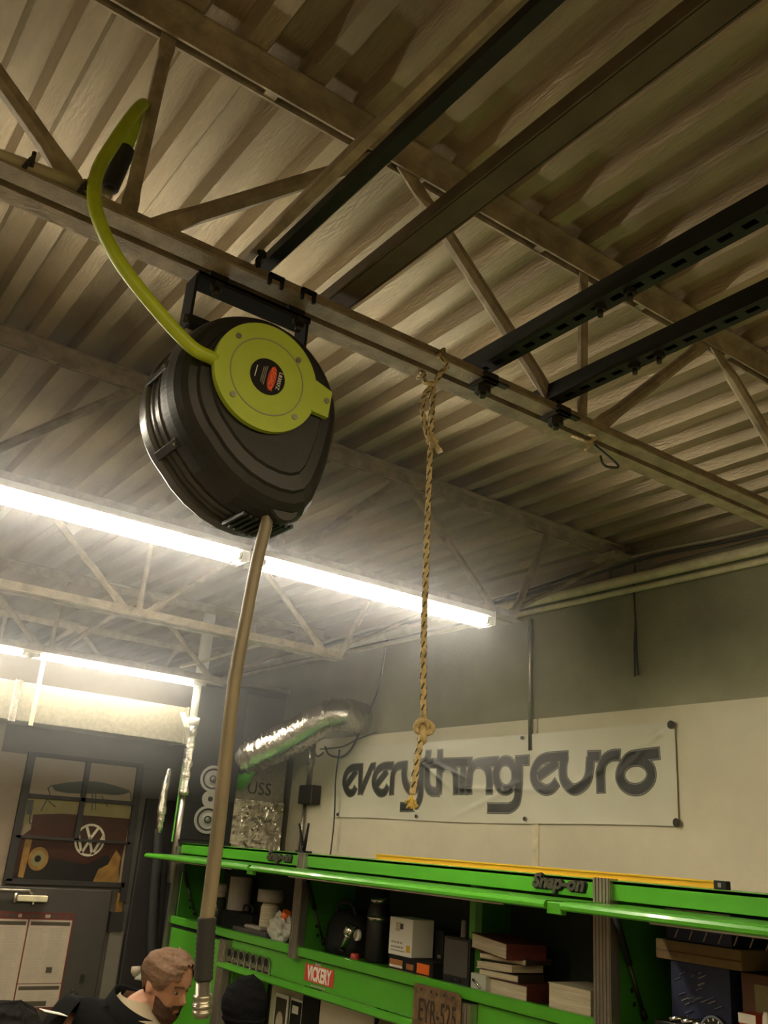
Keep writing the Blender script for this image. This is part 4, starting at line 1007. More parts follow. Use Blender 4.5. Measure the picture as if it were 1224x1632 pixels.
patch("roof_board", [(1.9736, 2.4718), (2.0969, 2.5047), (2.2812, 2.5284), (2.4441, 2.5125), (2.5481, 2.4849), (2.4552, 2.4516), (2.3189, 2.4474), (2.111, 2.4322), (2.0122, 2.4395)], "pic_sea", .0018, 4)
patch("amber_light", [(2.384, 1.8626), (2.4119, 1.949), (2.4725, 1.9824), (2.5164, 2.0821), (2.5585, 2.0382), (2.5563, 1.9562), (2.5753, 1.8636)], "pic_amber", .0018)
patch("wing_mirror", [(1.8726, 1.8742), (1.8731, 2.1164), (1.9197, 2.1146), (1.9085, 1.871)], "pic_amber", .0018)
patch("mirror_head", [(1.846, 2.2728), (1.8379, 2.3623), (1.8788, 2.366), (1.8836, 2.2659)], "pic_sea", .0020)
hc = (1.9836, 1.9939)
MB().disc(F0(.002) @ Matrix.Translation((hc[0], hc[1], 0)), .068, .0012, 28, ry=.075).build("headlamp", "pic_amber", pic)
MB().disc(F0(.0033) @ Matrix.Translation((hc[0], hc[1], 0)), .048, .0008, 24, ry=.052).build("lamp_glass", "pic_olive", pic)
MB().disc(F0(.0042) @ Matrix.Translation((hc[0] - .004, hc[1], 0)), .022, .0006, 20).build("lamp_core", "pic_dark", pic)
for pts in ([(1.9557, 2.4546), (1.9795, 2.4159), (1.9392, 2.3005)], [(1.978, 2.3698), (2.0332, 2.3338)], [(2.3431, 2.4391), (2.4021, 2.3653)], [(2.2747, 2.4433), (2.2938, 2.33)], [(2.299, 2.4456), (2.3148, 2.337)], [(2.5481, 2.4849), (2.5737, 2.4067)], [(1.9736, 2.4718), (1.9557, 2.4444)], [(1.8734, 2.265), (1.8774, 2.2205), (1.9303, 2.1897)]):
    MB().tube([(XL + .0145, a, b_) for a, b_ in pts], .004, 5).build("rack_rod", "pic_sea", pic)
ec = (2.3138, 2.1358)
em = F0(.0026) @ Matrix.Translation((ec[0], ec[1], 0)) @ Matrix.Rotation(math.radians(-3), 4, 'Z')
er = .108
e_ = MB().ring(em, er * .86, er, .0012, 48).build("emblem_ring", "pic_white", pic)
def strip(mb, pts, w):
    P = [Vector((x * er, y * er, 0)) for x, y in pts]
    for a, c in zip(P, P[1:]):
        d = (c - a).normalized(); n = Vector((-d.y, d.x, 0)) * w * er * .5
        mb.prism([((a - n).x, (a - n).y), ((c - n).x, (c - n).y), ((c + n).x, (c + n).y), ((a + n).x, (a + n).y)], em, .0012)
b = MB(); strip(b, [(-.40, .80), (0, .06)], .17); strip(b, [(0, .06), (.40, .80)], .17); b.build("emblem_v", "pic_white", pic)
b = MB(); strip(b, [(-.84, .34), (-.36, -.84)], .17); strip(b, [(-.36, -.84), (0, -.02)], .17); strip(b, [(0, -.02), (.36, -.84)], .17); strip(b, [(.36, -.84), (.84, .34)], .17); b.build("emblem_w", "pic_white", pic)
# bars
def barq(a, c, wd, name="bar"):
    MB().bar((XL + .026, a[0], a[1]), (XL + .026, c[0], c[1]), wd, .022, (1, 0, 0)).build(name, "frame_black", pic)
barq((1.8025, 2.6779), (1.8082, 1.8475), .052, "frame_side")
barq((1.7916, 2.6642), (2.6104, 2.6712), .030, "frame_top")
barq((2.5942, 2.6749), (2.6167, 1.7465), .050, "frame_side")
barq((1.7935, 1.8469), (2.6086, 1.8549), .030, "frame_bottom")
barq((2.2049, 2.6642), (2.2132, 2.1292), .034)
barq((1.8318, 2.392), (2.5801, 2.404), .026)
barq((1.8048, 2.1265), (2.6046, 2.1342), .018)
# door in front, closer, notices
d1 = struct(MB().box((XL + .0, 1.2, 0), (XL + .045, 2.525, 1.815)).build("door_1", "door", None, .004))
MB().box((XL, 2.56, 0), (XL + .03, 2.66, 1.55)).build("door_jamb", "jamb", d1)
MB().box((XL, 2.545, 1.55), (XL + .035, 2.64, 1.68)).build("jamb_block", "frame_black", d1)
MB().box((XL, 2.575, 1.68), (XL + .028, 2.625, 1.80)).build("amber_strip", "pic_amber", d1)
MB().box((XL + .044, 2.40, 1.24), (XL + .05, 2.43, 1.29)).build("lock", "bolt", d1)
cl = thing("door_closer", "silver door closer with bent arm at the top of the dark door", "door closer", (XL + .06, 2.0, 1.74))
c0_, c1_ = (1.8806, 1.7501), (2.0763, 1.7558)
MB().box((XL + .047, c0_[0], c0_[1] - .020), (XL + .085, c1_[0], c0_[1] + .018)).build("body", "conduit", cl, .004)
MB().cyl((XL + .066, c0_[0] - .012, c0_[1] - .03), (XL + .066, c0_[0] - .012, c0_[1] + .03), .012, n=12).build("end_cap", "steel_dull", cl)
MB().tube([(XL + .07, *(1.7217, 1.7945)), (XL + .07, *(1.948, 1.7975)), (XL + .07, *(1.9746, 1.7758))], .008, 8).build("arm", "steel_dull", cl)
MB().cyl((XL + .07, c0_[0] + .11, c0_[1] - .02), (XL + .07, c0_[0] + .11, c0_[1] - .04), .012, n=10).build("pivot", "chrome", cl)
nt_ = thing("notice_poster", "red edged notice poster of two printed sheets on the dark door", "poster", (XL + .05, 2.1, 1.1))
XN = XL + .047
y0_, y1_ = 1.70, 2.29
MB().box((XN, y0_, 1.075), (XN + .002, y1_, 1.665)).build("border", "red_dark", nt_)
def sheet(ya, yb, za_, zb_, seed):
    s = MB().box((XN + .002, ya, za_), (XN + .003, yb, zb_)).build("sheet", "paper", nt_)
    rr_ = random.Random(seed)
    MB().box((XN + .003, ya + .01, zb_ - .035), (XN + .0035, yb - .01, zb_ - .012)).build("heading", "book_dark", s)
    for col in range(2):
        a0 = ya + .015 + (yb - ya - .02) * col / 2; a1 = a0 + (yb - ya) / 2 - .03
        z = zb_ - .05; b = MB()
        while z > za_ + .03:
            b.box((XN + .003, a0, z - .0035), (XN + .0033, a1 - rr_.uniform(0, .03), z)); z -= .009
        b.build("text_block", "paper_grey", s)["kind"] = "stuff"
    return s
s1 = sheet(y0_ - .3 + .31, 1.985, 1.10, 1.62, 1)
s2 = sheet(1.995, y1_ - .012, 1.24, 1.62, 2)
s3 = sheet(1.995, y1_ - .012, 1.10, 1.235, 3)
MB().box((XN + .0035, 2.03, 1.105), (XN + .004, 2.20, 1.135)).build("dark_band", "book_dark", s3)
MB().box((XN + .0035, 2.16, 1.30), (XN + .004, 2.20, 1.335)).build("stamp", "book_dark", s2)
for k in range(12):
    MB().box((XN + .002, 1.74 + .044 * k, 1.632), (XN + .003, 1.74 + .044 * k + .034 - .012 * (k % 3 == 1), 1.652)).build("header_mark", "book_dark" if k % 4 else "paper_grey", nt_)
# wall piece, hoses and foil between the picture and cabinets
tag(MB().box((XL + .0, 2.68, 0), (XL + .05, 2.95, 2.45)).build("dark_cabinet_side", "frame_black", None, .004), "tall dark panel standing right of the picture", "panel")
fp_ = MB()
pts = catmull([(-6.45, 2.7043, 2.6564), (-6.44, 2.6885, 2.4941), (-6.43, 2.6876, 2.3324), (-6.43, 2.6932, 2.2155)], 8)
fp_.tube(pts, [(.012 + .020 * math.sin(math.pi * i / (len(pts) - 1))) * R.uniform(.85, 1.15) for i in range(len(pts))], 9)
tag(fp_.build("foil_strip", "foil"), "crumpled silver foil strip hanging left of the white pipe", "foil")
def hangh(pts, lab, r=.035):
    tag(MB().tube(catmull(pts, 6), r, 12).build("hanging_hose", "rubber"), lab, "hose", "black hoses by the left cabinet end")
hangh([(-6.5, 2.723, 2.241), (-6.5, 2.7493, 1.9186), (-6.5, 2.7806, 1.5981), (-6.5, 2.816, 1.3639), (-6.5, 2.8534, 1.0143)], "thick black hose hanging beside the cabinet end, left one")
hangh([(-6.52, 2.8512, 2.0383), (-6.52, 2.8737, 1.7589), (-6.52, 2.8988, 1.4395), (-6.52, 2.9259, 1.1678), (-6.52, 2.9488, 0.9778)], "thick black hose hanging beside the cabinet end, right one")
tb = thing("white_rag", "small white rag and fitting beside the bearded man's head", "rag", (-6.45, 2.7137, 1.2948))
q0, q1, q2 = [Vector(v) for v in ((-6.45, 2.6783, 1.3707), (-6.44, 2.6804, 1.3115), (-6.44, 2.7781, 1.3107))]
MB().tube([q0, q0.lerp(q1, .5), q1], [.03, .035, .02], 9).build("knot", "paper", tb)
MB().tube([q1, q1.lerp(q2, .4), q2], [.02, .026, .022], 9).build("tail", "paper_white", tb)
# white flue pipe
wp = thing("flue_pipe", "white vertical flue pipe standing right of the duct's end", "pipe", (-6.42, 2.8702, 2.8297))
w0, w1, w2 = Vector((-6.42, 2.8353, 3.5471)), Vector((-6.42, 2.8373, 3.0069)), Vector((-6.42, 2.8419, 2.5084))
w1.y = w0.y; w2.y = w0.y
MB().cyl((w0.x, w0.y, 3.86), (w1.x, w0.y, w1.z), .045, n=18).build("pipe", "white_metal", wp)
MB().cyl((w0.x, w0.y, w1.z + .025), (w0.x, w0.y, w1.z - .03), .056, n=18).build("coupling", "white_metal", wp)
pts = [Vector((w0.x, w0.y, w1.z - .03 - (w1.z - w2.z) * i / 16.0)) for i in range(17)]
MB().tube(pts, [.052 + R.uniform(-.006, .006) for i in range(17)], 14).build("foil_wrap", "foil", wp)
MB().cyl((w0.x, w0.y, w2.z), (w0.x, w0.y, 1.9), .035, n=12).build("lower_pipe", "steel_dull", wp)
t0, t1 = Vector((-6.4, 2.7213, 3.0487)), Vector((-6.4, 2.8019, 2.8563))
tag(MB().loft([[t0 + Vector((0, a, c)) for a, c in ((-.022, 0), (.022, .006), (.022, .010), (-.022, .004))], [t0.lerp(t1, .5) + Vector((.02, a, c)) for a, c in ((-.022, 0), (.022, .0), (.022, .004), (-.022, .004))], [t1 + Vector((0, a, c)) for a, c in ((-.02, 0), (.02, .0), (.02, .004), (-.02, .004))]]).build("loose_tape", "paper_white"), "loose strip of pale tape curling off beside the flue pipe", "tape")
tag(MB().tube([(-6.2, 2.5652, 3.3416), (-6.2, 2.7088, 3.3984), (-6.2, 3.0257, 3.5488), (-6.2, 3.4746, 3.7355)], .010, 8).build("thin_pipe", "conduit"), "thin bright pipe crossing in front of the flue pipe's top", "pipe")
tag(MB().tube([(-6.7, 3.3708, 3.3882), (-6.7, 3.8122, 3.3959), (-6.68, 3.8872, 3.3848), (-6.66, 3.9516, 3.3094)], .014, 8).build("wall_pipe", "steel_dull"), "thin pipe high on the grey partition above the silver duct", "pipe")
# plenum, foil and flexible duct
pn = thing("plenum_box", "grey metal plenum box marked USS behind the cabinet", "plenum", (-6.6, 3.45, 2.2))
MB().box((-6.748, 3.12, 0.9), (-6.45, 3.67, 2.86)).build("box", "galv", pn, .004)
text_obj("mark", "USS", .13, "ink", FX((-6.449, 3.45, 2.585)), pn, .0005)
fo = MB()
def ff(u, v):
    y = 3.11 + .565 * u; z = 2.10 + .40 * v
    return Vector((-6.442 + .014 * pnoise((y * 9, z * 14, 1)) + .008 * pnoise((y * 30, z * 30, 4)), y, z))
fo.grid(ff, 40, 30, False); fo.build("foil_wrap", "foil", pn)
fx = thing("flexible_duct", "silver foil flexible duct running up from plenum to the back wall", "duct", (-6.3, 3.4648, 2.9433))
fpts = [(-6.46, 3.23, 2.70), (-6.2182, 3.25, 2.8081), (-5.9942, 3.35, 2.9005), (-5.7602, 3.46, 3.0268), (-5.6454, 3.54, 3.0969)]
P = catmull(fpts, 14)
f2 = MB(); rad = []
for i in range(len(P)): rad.append(.118 + (.008 if i % 2 else -.006) + R.uniform(-.006, .006))
f2.tube(P, rad, 22); f2.build("duct_tube", "foil", fx)
P2 = catmull([P[-1], P[-1] + Vector((.06, .05, .005)), P[-1] + Vector((.07, .14, 0)), P[-1] + Vector((.07, .30, -.01))], 6)
MB().tube(P2, [.122 if i % 2 else .112 for i in range(len(P2))], 22).build("elbow", "foil", fx)
gm = MB(); gm.tube([P[0] + Vector((-.02, -.03, -.10)), P[6] + Vector((0, 0, -.105)), P[16] + Vector((0, 0, -.10))], [.05, .085, .02], 12)
gm.build("green_underside", "green", fx)  # green body set into the underside of the silver duct
# speaker tower
S0 = Vector((-6.3103, 2.99, 2.1766)); S0.z = ZT + .001
sp = thing("speaker_tower", "tall black tower speaker with two grey woofers on the green cabinet", "speaker", S0)
ang = math.atan2(-S0.y, -S0.x) + math.radians(4)
SM = Matrix.Translation(S0) @ Matrix.Rotation(ang, 4, 'Z')       # local +x is the front
sw, sdp, sh = .175, .20, 1.10
MB().box((-sdp, -sw, .02), (0, sw, sh), SM).build("enclosure", "black_matte", sp, .004)
MB().box((-sdp - .01, -sw - .01, 0), (.01, sw + .01, .02), SM).build("plinth", "black_matte", sp)
def driver(z, r, nm):
    m = SM @ frame((0.0, .0, z), (0, 1, 0), (0, 0, 1))
    d = MB().ring(m, r * .80, r, .010, 36).build(nm, "cone", sp)
    MB().ring(m, r * .66, r * .80, .006, 36).build("surround", "rubber", d)
    b = MB(); n = 32
    b.loft([[m @ Vector((rad * math.cos(2*math.pi*k/n), rad * math.sin(2*math.pi*k/n), zz)) for k in range(n)] for rad, zz in ((r * .67, .004), (r * .30, .0012), (r * .28, .002), (r * .14, .010), (r * .01, .014))], True, False)
    b.build("diaphragm", "cone", d)
    MB().disc(m @ Matrix.Translation((0, 0, .0025)), r * .27, .006, 20).build("dust_cap", "rubber", d)
driver(.445, .092, "woofer"); driver(.165, .096, "woofer")
m = SM @ frame((0, 0, .305), (0, 1, 0), (0, 0, 1))
d = MB().ring(m, .018, .060, .007, 30).build("tweeter", "cone", sp)
MB().disc(m, .018, .004, 18).build("dome", "rubber", d)
gs = S0 + (SM.to_3x3() @ Vector((-.04, -sw - .05, 0)))
tag(MB().box((-.02, -.006, 0), (.02, .006, .55), Matrix.Translation(gs) @ Matrix.Rotation(ang, 4, 'Z')).build("green_reflection", "green"), "thin green bar standing in for a green reflection left of the speaker", "bar")  # solid green strip in place of a reflection

# ================================================================ people
def interp(tab, u):
    for (a, va), (b, vb) in zip(tab, tab[1:]):
        if u <= b:
            t = (u - a) / (b - a); t = t * t * (3 - 2 * t); return va + (vb - va) * t
    return tab[-1][1]
DF = [(0, .030), (.05, .060), (.15, .077), (.3, .083), (.42, .084), (.5, .083), (.65, .086), (.8, .078), (.92, .048), (1, .0)]
DB = [(0, .0), (.05, .010), (.15, .022), (.25, .045), (.38, .080), (.5, .098), (.65, .106), (.8, .096), (.92, .060), (1, .0)]
WD = [(0, .024), (.05, .040), (.15, .053), (.3, .063), (.45, .071), (.6, .077), (.75, .075), (.88, .054), (.95, .034), (1, .0)]
def g2(a, a0, s, u, u0, t): return math.exp(-((a - a0) / s) ** 2 - ((u - u0) / t) ** 2)
def head_pt(a, u, grow=0.0, face=True):
    ca, sa = math.cos(a), math.sin(a)
    f = interp(DF, u) if ca > 0 else interp(DB, u); w_ = interp(WD, u)
    e = 0.85
    x = f * abs(ca) ** e * (1 if ca > 0 else -1); y = w_ * abs(sa) ** e * (1 if sa > 0 else -1)
    z = (u - .5) * .235
    if face:
        x += .026 * g2(a, 0, .13, u, .36, .055) + .016 * g2(a, 0, .10, u, .45, .07)
        x += .007 * g2(a, 0, .55, u, .575, .035)
        for s in (-1, 1):
            x -= .011 * g2(a, s * .42, .20, u, .505, .040)
            x += .003 * g2(a, s * .6, .25, u, .40, .07)
        x += .007 * g2(a, 0, .26, u, .245, .018) + .008 * g2(a, 0, .24, u, .195, .020) - .004 * g2(a, 0, .3, u, .22, .008)
        x += .007 * g2(a, 0, .35, u, .07, .06)
    v = Vector((x, y, z))
    if grow: v = v + Vector((x, y, z * .9)).normalized() * grow
    return v
def ear_pts(mb, s):
    for i in range(1):
        rings = []
        for k, (o, sc) in enumerate(((0, .8), (.008, 1.0), (.014, .95), (.015, .6))):
            rings.append([Vector((-.012 + .018 * sc * math.cos(t) - o * .5, s * (.068 + o), -.004 + .031 * sc * math.sin(t) + .004 * math.cos(t))) for t in [2*math.pi*q/14 for q in range(14)]])
        mb.loft(rings, True)
def skin_mesh(joints, edges, root, sub=2):
    me = bpy.data.meshes.new("skin_tmp")
    names = list(joints)
    me.from_pydata([joints[n][0] for n in names], [(names.index(a), names.index(b)) for a, b in edges], [])
    o = bpy.data.objects.new("skin_tmp", me); C.objects.link(o)
    md = o.modifiers.new("s", 'SKIN'); md.use_smooth_shade = True
    for i, n in enumerate(names):
        r = joints[n][1]; r = r if isinstance(r, tuple) else (r, r)
        me.skin_vertices[0].data[i].radius = r
        me.skin_vertices[0].data[i].use_root = (n == root)
    s = o.modifiers.new("d", 'SUBSURF'); s.levels = sub; s.render_levels = sub
    dg = bpy.context.evaluated_depsgraph_get(); dg.update()
    res = bpy.data.meshes.new_from_object(o.evaluated_get(dg))
    bpy.data.objects.remove(o); bpy.data.meshes.remove(me)
    return res
def remesh(mes, voxel, name):
    bm = bmesh.new()
    for m in mes: bm.from_mesh(m)
    me = bpy.data.meshes.new(name); bm.to_mesh(me); bm.free()
    for m in mes: bpy.data.meshes.remove(m)
    o = bpy.data.objects.new("rm_tmp", me); C.objects.link(o)
    md = o.modifiers.new("r", 'REMESH'); md.mode = 'VOXEL'; md.voxel_size = voxel; md.use_smooth_shade = True
    s = o.modifiers.new("sm", 'SMOOTH'); s.factor = .5; s.iterations = 2
    dg = bpy.context.evaluated_depsgraph_get(); dg.update()
    res = bpy.data.meshes.new_from_object(o.evaluated_get(dg)); res.name = name
    bpy.data.objects.remove(o); bpy.data.meshes.remove(me)
    bm = bmesh.new(); bm.from_mesh(res); seen = set(); best = []
    for v in bm.verts:
        if v in seen: continue
        comp = [v]; seen.add(v); i = 0
        while i < len(comp):
            for e in comp[i].link_edges:
                q = e.other_vert(comp[i])
                if q not in seen: seen.add(q); comp.append(q)
            i += 1
        if len(comp) > len(best): best = comp
    keep = set(best)
    bmesh.ops.delete(bm, geom=[v for v in bm.verts if v not in keep], context='VERTS')
    for f in bm.faces: f.smooth = True
    bm.to_mesh(res); bm.free()
    return res
def mesh_obj(name, me, m, parent):
    me.materials.clear(); me.materials.append(M[m])
    o = bpy.data.objects.new(name, me); C.objects.link(o); o.parent = parent; return o
def hand(j, e, pre, wr, d, side):
    """five fingers from wrist wr along d"""
    wr = Vector(wr); d = Vector(d).normalized(); s = d.cross(Vector((1, 0, 0)))
    s = (s if s.length > .1 else d.cross(Vector((0, 1, 0)))).normalized(); nrm = s.cross(d)
    j[pre + "palm"] = (wr + d * .05, (.030, .016)); e.append((pre + "wrist", pre + "palm"))
    for i, (off, ln) in enumerate(((-.027, .066), (-.009, .078), (.009, .074), (.026, .058))):
        b0 = wr + d * .085 + s * off
        j[pre + "k%d" % i] = (b0, .0095); e.append((pre + "palm", pre + "k%d" % i))
        p1 = b0 + d * ln * .45 - nrm * .008; p2 = p1 + d * ln * .3 - nrm * .016; p3 = p2 + d * ln * .18 - nrm * .014
        for n_, p_ in (("a", p1), ("b", p2), ("c", p3)):
            j[pre + "f%d%s" % (i, n_)] = (p_, .0082)
        e += [(pre + "k%d" % i, pre + "f%da" % i), (pre + "f%da" % i, pre + "f%db" % i), (pre + "f%db" % i, pre + "f%dc" % i)]
    t1 = wr + d * .03 - s * .034 * side; t2 = t1 + d * .035 - s * .018 * side; t3 = t2 + d * .028 - nrm * .008
    for n_, p_, r in (("t1", t1, .012), ("t2", t2, .0105), ("t3", t3, .0095)): j[pre + n_] = (p_, r)
    e += [(pre + "palm", pre + "t1"), (pre + "t1", pre + "t2"), (pre + "t2", pre + "t3")]
def person(name, label, loc, heading, pose, headrot, hair, jacket_m="jacket", extras=None):
    t = thing(name, label, "person", loc)
    t.rotation_euler = (0, 0, heading)
    P = pose
    HM = Matrix.Translation(P["head"]) @ Euler(headrot, 'XYZ').to_matrix().to_4x4()
    hd = MB()
    NA, NU = 64, 48
    vs = []
    for i in range(NU + 1):
        u = i / NU
        vs.append([hd.bm.verts.new(HM @ head_pt(math.pi * 2 * k / NA - math.pi, u)) for k in range(NA)])
    for i in range(NU):
        for k in range(NA): hd.bm.faces.new((vs[i][k], vs[i][(k+1) % NA], vs[i+1][(k+1) % NA], vs[i+1][k]))
    hd.bm.faces.new(list(reversed(vs[0])))
    bmesh.ops.remove_doubles(hd.bm, verts=hd.bm.verts, dist=1e-5)
    eb = MB()
    if hair != "beanie":                              # the knitted cap covers the ears
        for s in (-1, 1): ear_pts(eb, s)
    for v in eb.bm.verts: v.co = HM @ v.co
    hm = bpy.data.meshes.new("h"); bmesh.ops.recalc_face_normals(hd.bm, faces=hd.bm.faces); hd.bm.to_mesh(hm); hd.bm.free()
    em_ = bpy.data.meshes.new("e"); bmesh.ops.recalc_face_normals(eb.bm, faces=eb.bm.faces); eb.bm.to_mesh(em_); eb.bm.free()
    j = {}; e = []
    pel, ch, nk = Vector(P["pelvis"]), Vector(P["chest"]), Vector(P["neck"])
    hb = HM @ Vector((-.02, 0, -.07)); hb2 = HM @ Vector((-.015, 0, -.02))
    j["pelvis"] = (pel, (.145, .11)); j["waist"] = (pel.lerp(ch, .5), (.13, .10)); j["chest"] = (ch, (.155, .115)); j["neck"] = (nk, (.065, .065)); j["hb"] = (hb, .056); j["hb2"] = (hb2, .05)
    e += [("pelvis", "waist"), ("waist", "chest"), ("chest", "neck"), ("neck", "hb"), ("hb", "hb2")]
    for s, nm in ((1, "l_"), (-1, "r_")):
        sh_, el, wr = [Vector(v) for v in P[nm + "arm"]]
        j[nm + "sh"] = (sh_, .058); j[nm + "el"] = (el, .041); j[nm + "wrist"] = (wr, (.028, .024))
        e += [("chest", nm + "sh"), (nm + "sh", nm + "el"), (nm + "el", nm + "wrist")]
        hand(j, e, nm, wr, wr - el, s)
        kn, an = [Vector(v) for v in P[nm + "leg"]]
        hip = pel + Vector((0, .095 * s, -.06))
        j[nm + "hip"] = (hip, .085); j[nm + "kn"] = (kn, .056); j[nm + "an"] = (an, .040); j[nm + "toe"] = (an + Vector((.16, 0, -.05)), (.040, .028)); j[nm + "heel"] = (an + Vector((-.05, 0, -.05)), .03)
        e += [("pelvis", nm + "hip"), (nm + "hip", nm + "kn"), (nm + "kn", nm + "an"), (nm + "an", nm + "toe"), (nm + "an", nm + "heel")]
    bodyj = dict(j)
    body = remesh([skin_mesh(j, e, "pelvis", 1), hm, em_], .0062, "body")
    bo = mesh_obj("body", body, "skin", t)
    # jacket and trousers as slightly larger surfaces
    jj = {}; je = []
    jj["pelvis"] = (pel + Vector((0, 0, .0)), (.185, .15)); jj["waist"] = (pel.lerp(ch, .5), (.18, .145)); jj["chest"] = (ch, (.20, .155)); jj["col"] = (ch.lerp(nk, .72), (.125, .105))
    je += [("pelvis", "waist"), ("waist", "chest"), ("chest", "col")]
    for nm in ("l_", "r_"):
        sh_, el, wr = [Vector(v) for v in P[nm + "arm"]]
        jj[nm + "s"] = (sh_, .092); jj[nm + "e"] = (el, .072); jj[nm + "w"] = (wr + (el - wr) * .06, .052)
        je += [("chest", nm + "s"), (nm + "s", nm + "e"), (nm + "e", nm + "w")]
    jm = skin_mesh(jj, je, "pelvis", 2)
    bm = bmesh.new(); bm.from_mesh(jm)
    for v in bm.verts: v.co += v.normal * (.010 * pnoise(v.co * 9) + .004 * pnoise(v.co * 22))
    bm.to_mesh(jm); bm.free()
    jk = mesh_obj("jacket", jm, jacket_m, t)
    ax = (nk - ch).normalized()
    sd2 = Vector((0, 1, 0)); fw = sd2.cross(ax).normalized() * 1.0
    def cring(h, r, rx, gap, lean):
        c = ch.lerp(nk, .62) + ax * h + fw * lean
        return [c + fw * rx * math.cos(a) + sd2 * r * math.sin(a) for a in [gap + (2 * math.pi - 2 * gap) * q / 28 for q in range(29)]]
    cb_ = MB()
    def strip_rings(rings):
        v_ = [[cb_.bm.verts.new(p) for p in r] for r in rings]
        for i in range(len(v_) - 1):
            for q in range(28):
                f = cb_.bm.faces.new((v_[i][q], v_[i][q+1], v_[i+1][q+1], v_[i+1][q])); f.smooth = True
    strip_rings([cring(-.03, .125, .125, .28, .0), cring(.03, .100, .105, .40, .0), cring(.085, .098, .108, .55, .0), cring(.09, .106, .116, .55, .0), cring(.04, .118, .122, .42, .0), cring(-.02, .145, .14, .3, .0)])
    cb_.build("collar", jacket_m, jk) if False else None
    bmesh.ops.recalc_face_normals(cb_.bm, faces=cb_.bm.faces)
    cm = bpy.data.meshes.new("collar"); cb_.bm.to_mesh(cm); cb_.bm.free(); mesh_obj("collar", cm, jacket_m, jk)
    tj = {}; te = []
    tj["p"] = (pel + Vector((0, 0, .02)), (.165, .13))
    for s, nm in ((1, "l_"), (-1, "r_")):
        kn, an = [Vector(v) for v in P[nm + "leg"]]
        tj[nm + "h"] = (pel + Vector((0, .095 * s, -.08)), .105); tj[nm + "k"] = (kn, .078); tj[nm + "a"] = (an + Vector((0, 0, .01)), .062)
        te += [("p", nm + "h"), (nm + "h", nm + "k"), (nm + "k", nm + "a")]
    mesh_obj("trousers", skin_mesh(tj, te, "p", 2), "trousers", t)
    for nm in ("l_", "r_"):
        an = Vector(P[nm + "leg"][1])
        sj = {"a": (an + Vector((-.02, 0, -.005)), .052), "h": (an + Vector((-.05, 0, -.052)), .044), "m": (an + Vector((.06, 0, -.05)), (.048, .042)), "t": (an + Vector((.17, 0, -.062)), (.046, .030))}
        mesh_obj("shoe", skin_mesh(sj, [("a", "h"), ("h", "m"), ("m", "t")], "h", 2), "black_matte", t)
    def patchmesh(nm_, test, grow, m_, face=True, na=96, nu=72, par=None, jit=0.0):
        b = MB(); vv = {}
        def gv(i, k):
            k %= na
            if (i, k) not in vv:
                a = math.pi * 2 * k / na - math.pi; u = i / nu
                gq = grow(a, u) if callable(grow) else grow
                p_ = head_pt(a, min(.999, u), gq, face)
                vv[(i, k)] = b.bm.verts.new(HM @ p_)
            return vv[(i, k)]
        for i in range(nu):
            for k in range(na):
                a = math.pi * 2 * (k + .5) / na - math.pi; u = (i + .5) / nu
                if test(a, u):
                    f = b.bm.faces.new((gv(i, k), gv(i, k + 1), gv(i + 1, k + 1), gv(i + 1, k))); f.smooth = True
        me = bpy.data.meshes.new(nm_); b.bm.to_mesh(me); b.bm.free()
        return mesh_obj(nm_, me, m_, par or t)
    if hair == "balding":
        def ht(a, u):
            aa = abs(a); line = .50 + .33 * math.exp(-((aa - 0) / .85) ** 2) + .05 * math.sin(aa * 9)
            if aa > 1.75: line = max(.26, .50 - .30 * (aa - 1.75))
            elif 1.30 < aa: line = .47
            return u > line
        patchmesh("hair", ht, lambda a, u: .004 + .006 * max(0, 1 - abs(u - .6) * 2) + .003 * pnoise((a * 14, u * 26, 2)) + (.012 * max(0, math.cos(a)) if u > .84 else 0), "hair", False)
        def bt(a, u):
            aa = abs(a)
            if aa > 1.45: return False
            top = .20 + .20 * max(0, (aa - .35) / 1.1) ** 1.0
            if aa < .45 and .265 < u < .315 : return True
            if aa < .22 and .195 < u < .245: return False
            return u < max(top, .285 if aa > .30 else .19)
        patchmesh("beard", bt, lambda a, u: .004 + .016 * max(0, 1 - u * 3.5) * max(.2, math.cos(a)) + .002 * pnoise((a * 20, u * 40, 5)), "beard")
        for s in (-1, 1):
            patchmesh("eyebrow", lambda a, u, s=s: abs(a - s * .40) < .24 and abs(u - .575 - .02 * math.cos((a - s * .4) * 3)) < .016, .003, "hair")
    elif hair == "beanie":
        def kt(a, u): return u > .38 - .10 * (1 - math.cos(a)) * .5
        patchmesh("knit_cap", kt, lambda a, u: .011 + .030 * max(0, (u - .72) / .28) ** 2 + .002 * pnoise((a * 5, u * 9, 1)) + (.006 if u < .46 - .10 * (1 - math.cos(a)) * .5 else 0), "knit", False)
    else:
        def ft(a, u): return u > (.70 if abs(a) < 1.0 else .40 if abs(a) < 1.7 else .12)
        patchmesh("hair", ft, lambda a, u: .018 + .010 * pnoise((a * 5, u * 12, 1)), "hair_black", False)
    for s in (-1, 1):
        c = Vector((.0668, s * .031, .000))
        b = MB(); b.grid(lambda u, v: HM @ (c + Vector((math.cos(6.2832 * u) * math.sin(math.pi * v), math.sin(6.2832 * u) * math.sin(math.pi * v), math.cos(math.pi * v) * .55)) * .0112), 14, 8)
        me = bpy.data.meshes.new("eye"); b.bm.to_mesh(me); b.bm.free(); eo = mesh_obj("eye", me, "eye", t)
        b = MB(); m = HM @ frame(c + Vector((.0104, 0, -.001)), (0, 1, 0), (0, 0, 1)); b.disc(m, .0052, .0012, 12)
        me = bpy.data.meshes.new("iris"); b.bm.to_mesh(me); b.bm.free(); mesh_obj("iris", me, "iris", eo)
    patchmesh("lips", lambda a, u: abs(a) < .26 and .197 < u < .243, .0012, "lip")
